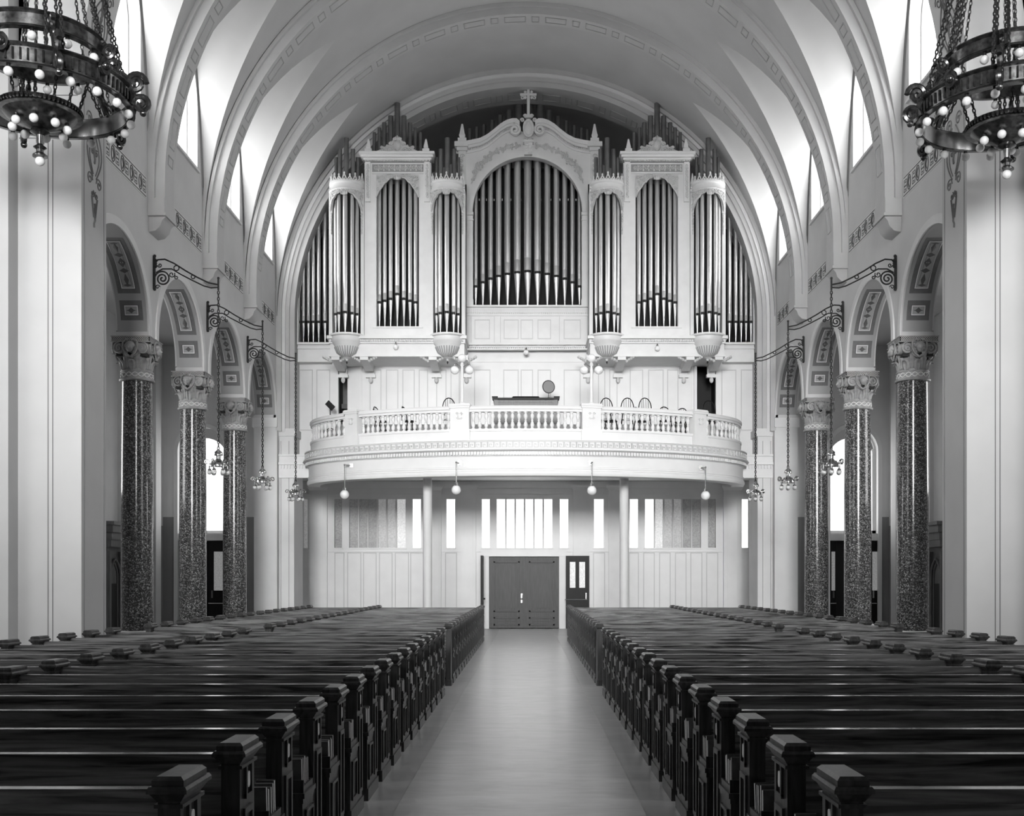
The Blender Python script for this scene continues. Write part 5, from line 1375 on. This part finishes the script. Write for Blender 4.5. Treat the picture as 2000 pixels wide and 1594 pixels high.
Zc = 34.35
con = thing('organ_console', 'dark wooden organ console seen from behind in the centre of the gallery', 'organ console', (WX(1027, Zc), Zc, 6.62))
hw = 64*Zc/F
q = MB(); q.box(-hw+0.08, hw-0.08, 0, 0.9, 0, 0.80); q.box(-hw+0.1, hw-0.1, -0.02, 0, 0.72, 0.76); q.box(-hw+0.1, hw-0.1, -0.015, 0, 0.64, 0.66)
for e in (-1, 1): q.box(e*(hw-0.16), e*(hw-0.03), -0.05, 0.9, 0, 0.80)
q.build('console_case', 'booth_wood', con, smooth=0)
q = MB(); q.box(-hw+0.0, hw, -0.08, 0.95, 0.80, 0.86); 
for e in (-1, 1): q.box(e*(hw-0.15), e*(hw+0.03), -0.1, 0.5, 0.86, 0.90)
q.frust(-0.46, 0.46, 0.1, 0.6, 0.86, 0.94, 0.06)
q.build('console_top', 'dark_wood', con, smooth=0)
# round mirror on a stand
mz = 6.62+0.862
mr = thing('round_mirror', 'round mirror on a thin stand, on top of the organ console', 'mirror', (WX(1071.5, Zc), Zc+0.05, mz), group=None)
h = WZ(755, Zc)-mz
q = MB(); q.tube([(0, 0, 0), (0, 0, h-0.19)], 0.010, 6); q.lathe(0, 0, [(0.07, 0), (0.06, 0.012), (0.012, 0.03)], 12); q.build('stand', 'iron', mr)
q = MB(); q.tube([(0.195*cos(2*PI*i/28), 0, 0.195*sin(2*PI*i/28)) for i in range(28)], 0.014, 6, closed=True); q.build('mirror_frame', 'iron', mr, loc=(0, 0, h), rot=(0, 0, 0.3))
q = MB(); q.prism([(0.185*cos(2*PI*i/28), 0.185*sin(2*PI*i/28)) for i in range(28)], -0.006, 0.006); q.build('mirror_glass', 'mirror', mr, loc=(0, 0, h), rot=(0, 0, 0.3), fix=True)
# music stand
Z = 35.6; z0 = 6.62
ms = thing('music_stand', 'black music stand at the left end of the gallery, tilted', 'music stand', (WX(645, Z), Z, z0))
q = MB(); q.tube([(0, 0, 0.02), (0, 0, WZ(796, Z)-z0)], 0.016, 6); q.build('pole', 'iron', ms)
for k in range(3): a = 2*PI*k/3; q = MB(); q.tube([(0, 0, 0.1), (0.2*cos(a), 0.2*sin(a), 0.01)], 0.012, 5); q.build('leg', 'iron', ms)
q = MB(); q.box(-0.15, 0.15, -0.01, 0.01, -0.11, 0.11); q.box(-0.15, 0.15, -0.04, 0.01, -0.12, -0.10); q.build('desk', 'iron', ms, loc=(0, 0, WZ(792, Z)-z0), rot=(-0.5, 0.75, 0.4), smooth=0)

# ================================================================== CONFESSIONALS
for s in (-1, 1):
    bt = thing('confessional', 'carved wooden confessional with pointed arches against the %s aisle wall' % LR[s], 'confessional', (0, 0, 0))
    x0, x1 = 11.42, XO-0.125; y0, y1 = 30.3, 33.0
    q = MB(); q.box(x0*s, x1*s, y0, y1, 0, 0.12); q.box((x0+0.12)*s, x1*s, y0+0.05, y1-0.05, 0.1, 2.95)
    for y in (y0, y0+0.87, y0+1.74, y1-0.12): q.box((x0+0.02)*s, x1*s, y, y+0.12, 0.1, 2.6)
    q.build('booth_body', 'booth_wood', bt, smooth=0)
    q = MB(); q.box((x0-0.02)*s, x1*s, y0-0.03, y1+0.03, 2.72, 2.92); q.box((x0-0.10)*s, x1*s, y0-0.1, y1+0.1, 3.12, 3.32); q.box((x0-0.15)*s, x1*s, y0-0.15, y1+0.15, 3.32, 3.42); q.box((x0-0.05)*s, x1*s, y0-0.05, y1+0.05, 2.92, 3.12)
    q.build('cornice', 'booth_wood', bt, smooth=0)
    for k in range(3):
        ya, yb = y0+0.12+0.87*k, y0+0.87+0.87*k; ym = (ya+yb)/2; r = (yb-ya)/2
        q = MB()
        def gothic(rr): return [(ym-rr, 0.2), (ym-rr, 1.9)]+[(ym-rr+2*rr*(1-cos(PI/3*i/6)), 1.9+1.5*rr*sin(PI/3*i/6)) for i in range(7)][:-1]+[(ym, 1.9+1.32*rr)]+[(ym+rr-2*rr*(1-cos(PI/3*i/6)), 1.9+1.5*rr*sin(PI/3*i/6)) for i in range(6, -1, -1)][1:]+[(ym+rr, 1.9), (ym+rr, 0.2)]
        q.tube([((x0+0.06)*s, a, z) for a, z in gothic(r)], 0.035, 6); q.tube([((x0+0.1)*s, a, z) for a, z in gothic(r-0.09)], 0.025, 6)
        q.build('arch_moulding', 'booth_wood', bt)
        q = MB(); q.box((x0+0.10)*s, (x0+0.12)*s, ya+0.12, yb-0.12, 0.25, 1.7); q.build('panel', 'dark_wood', bt, smooth=0)
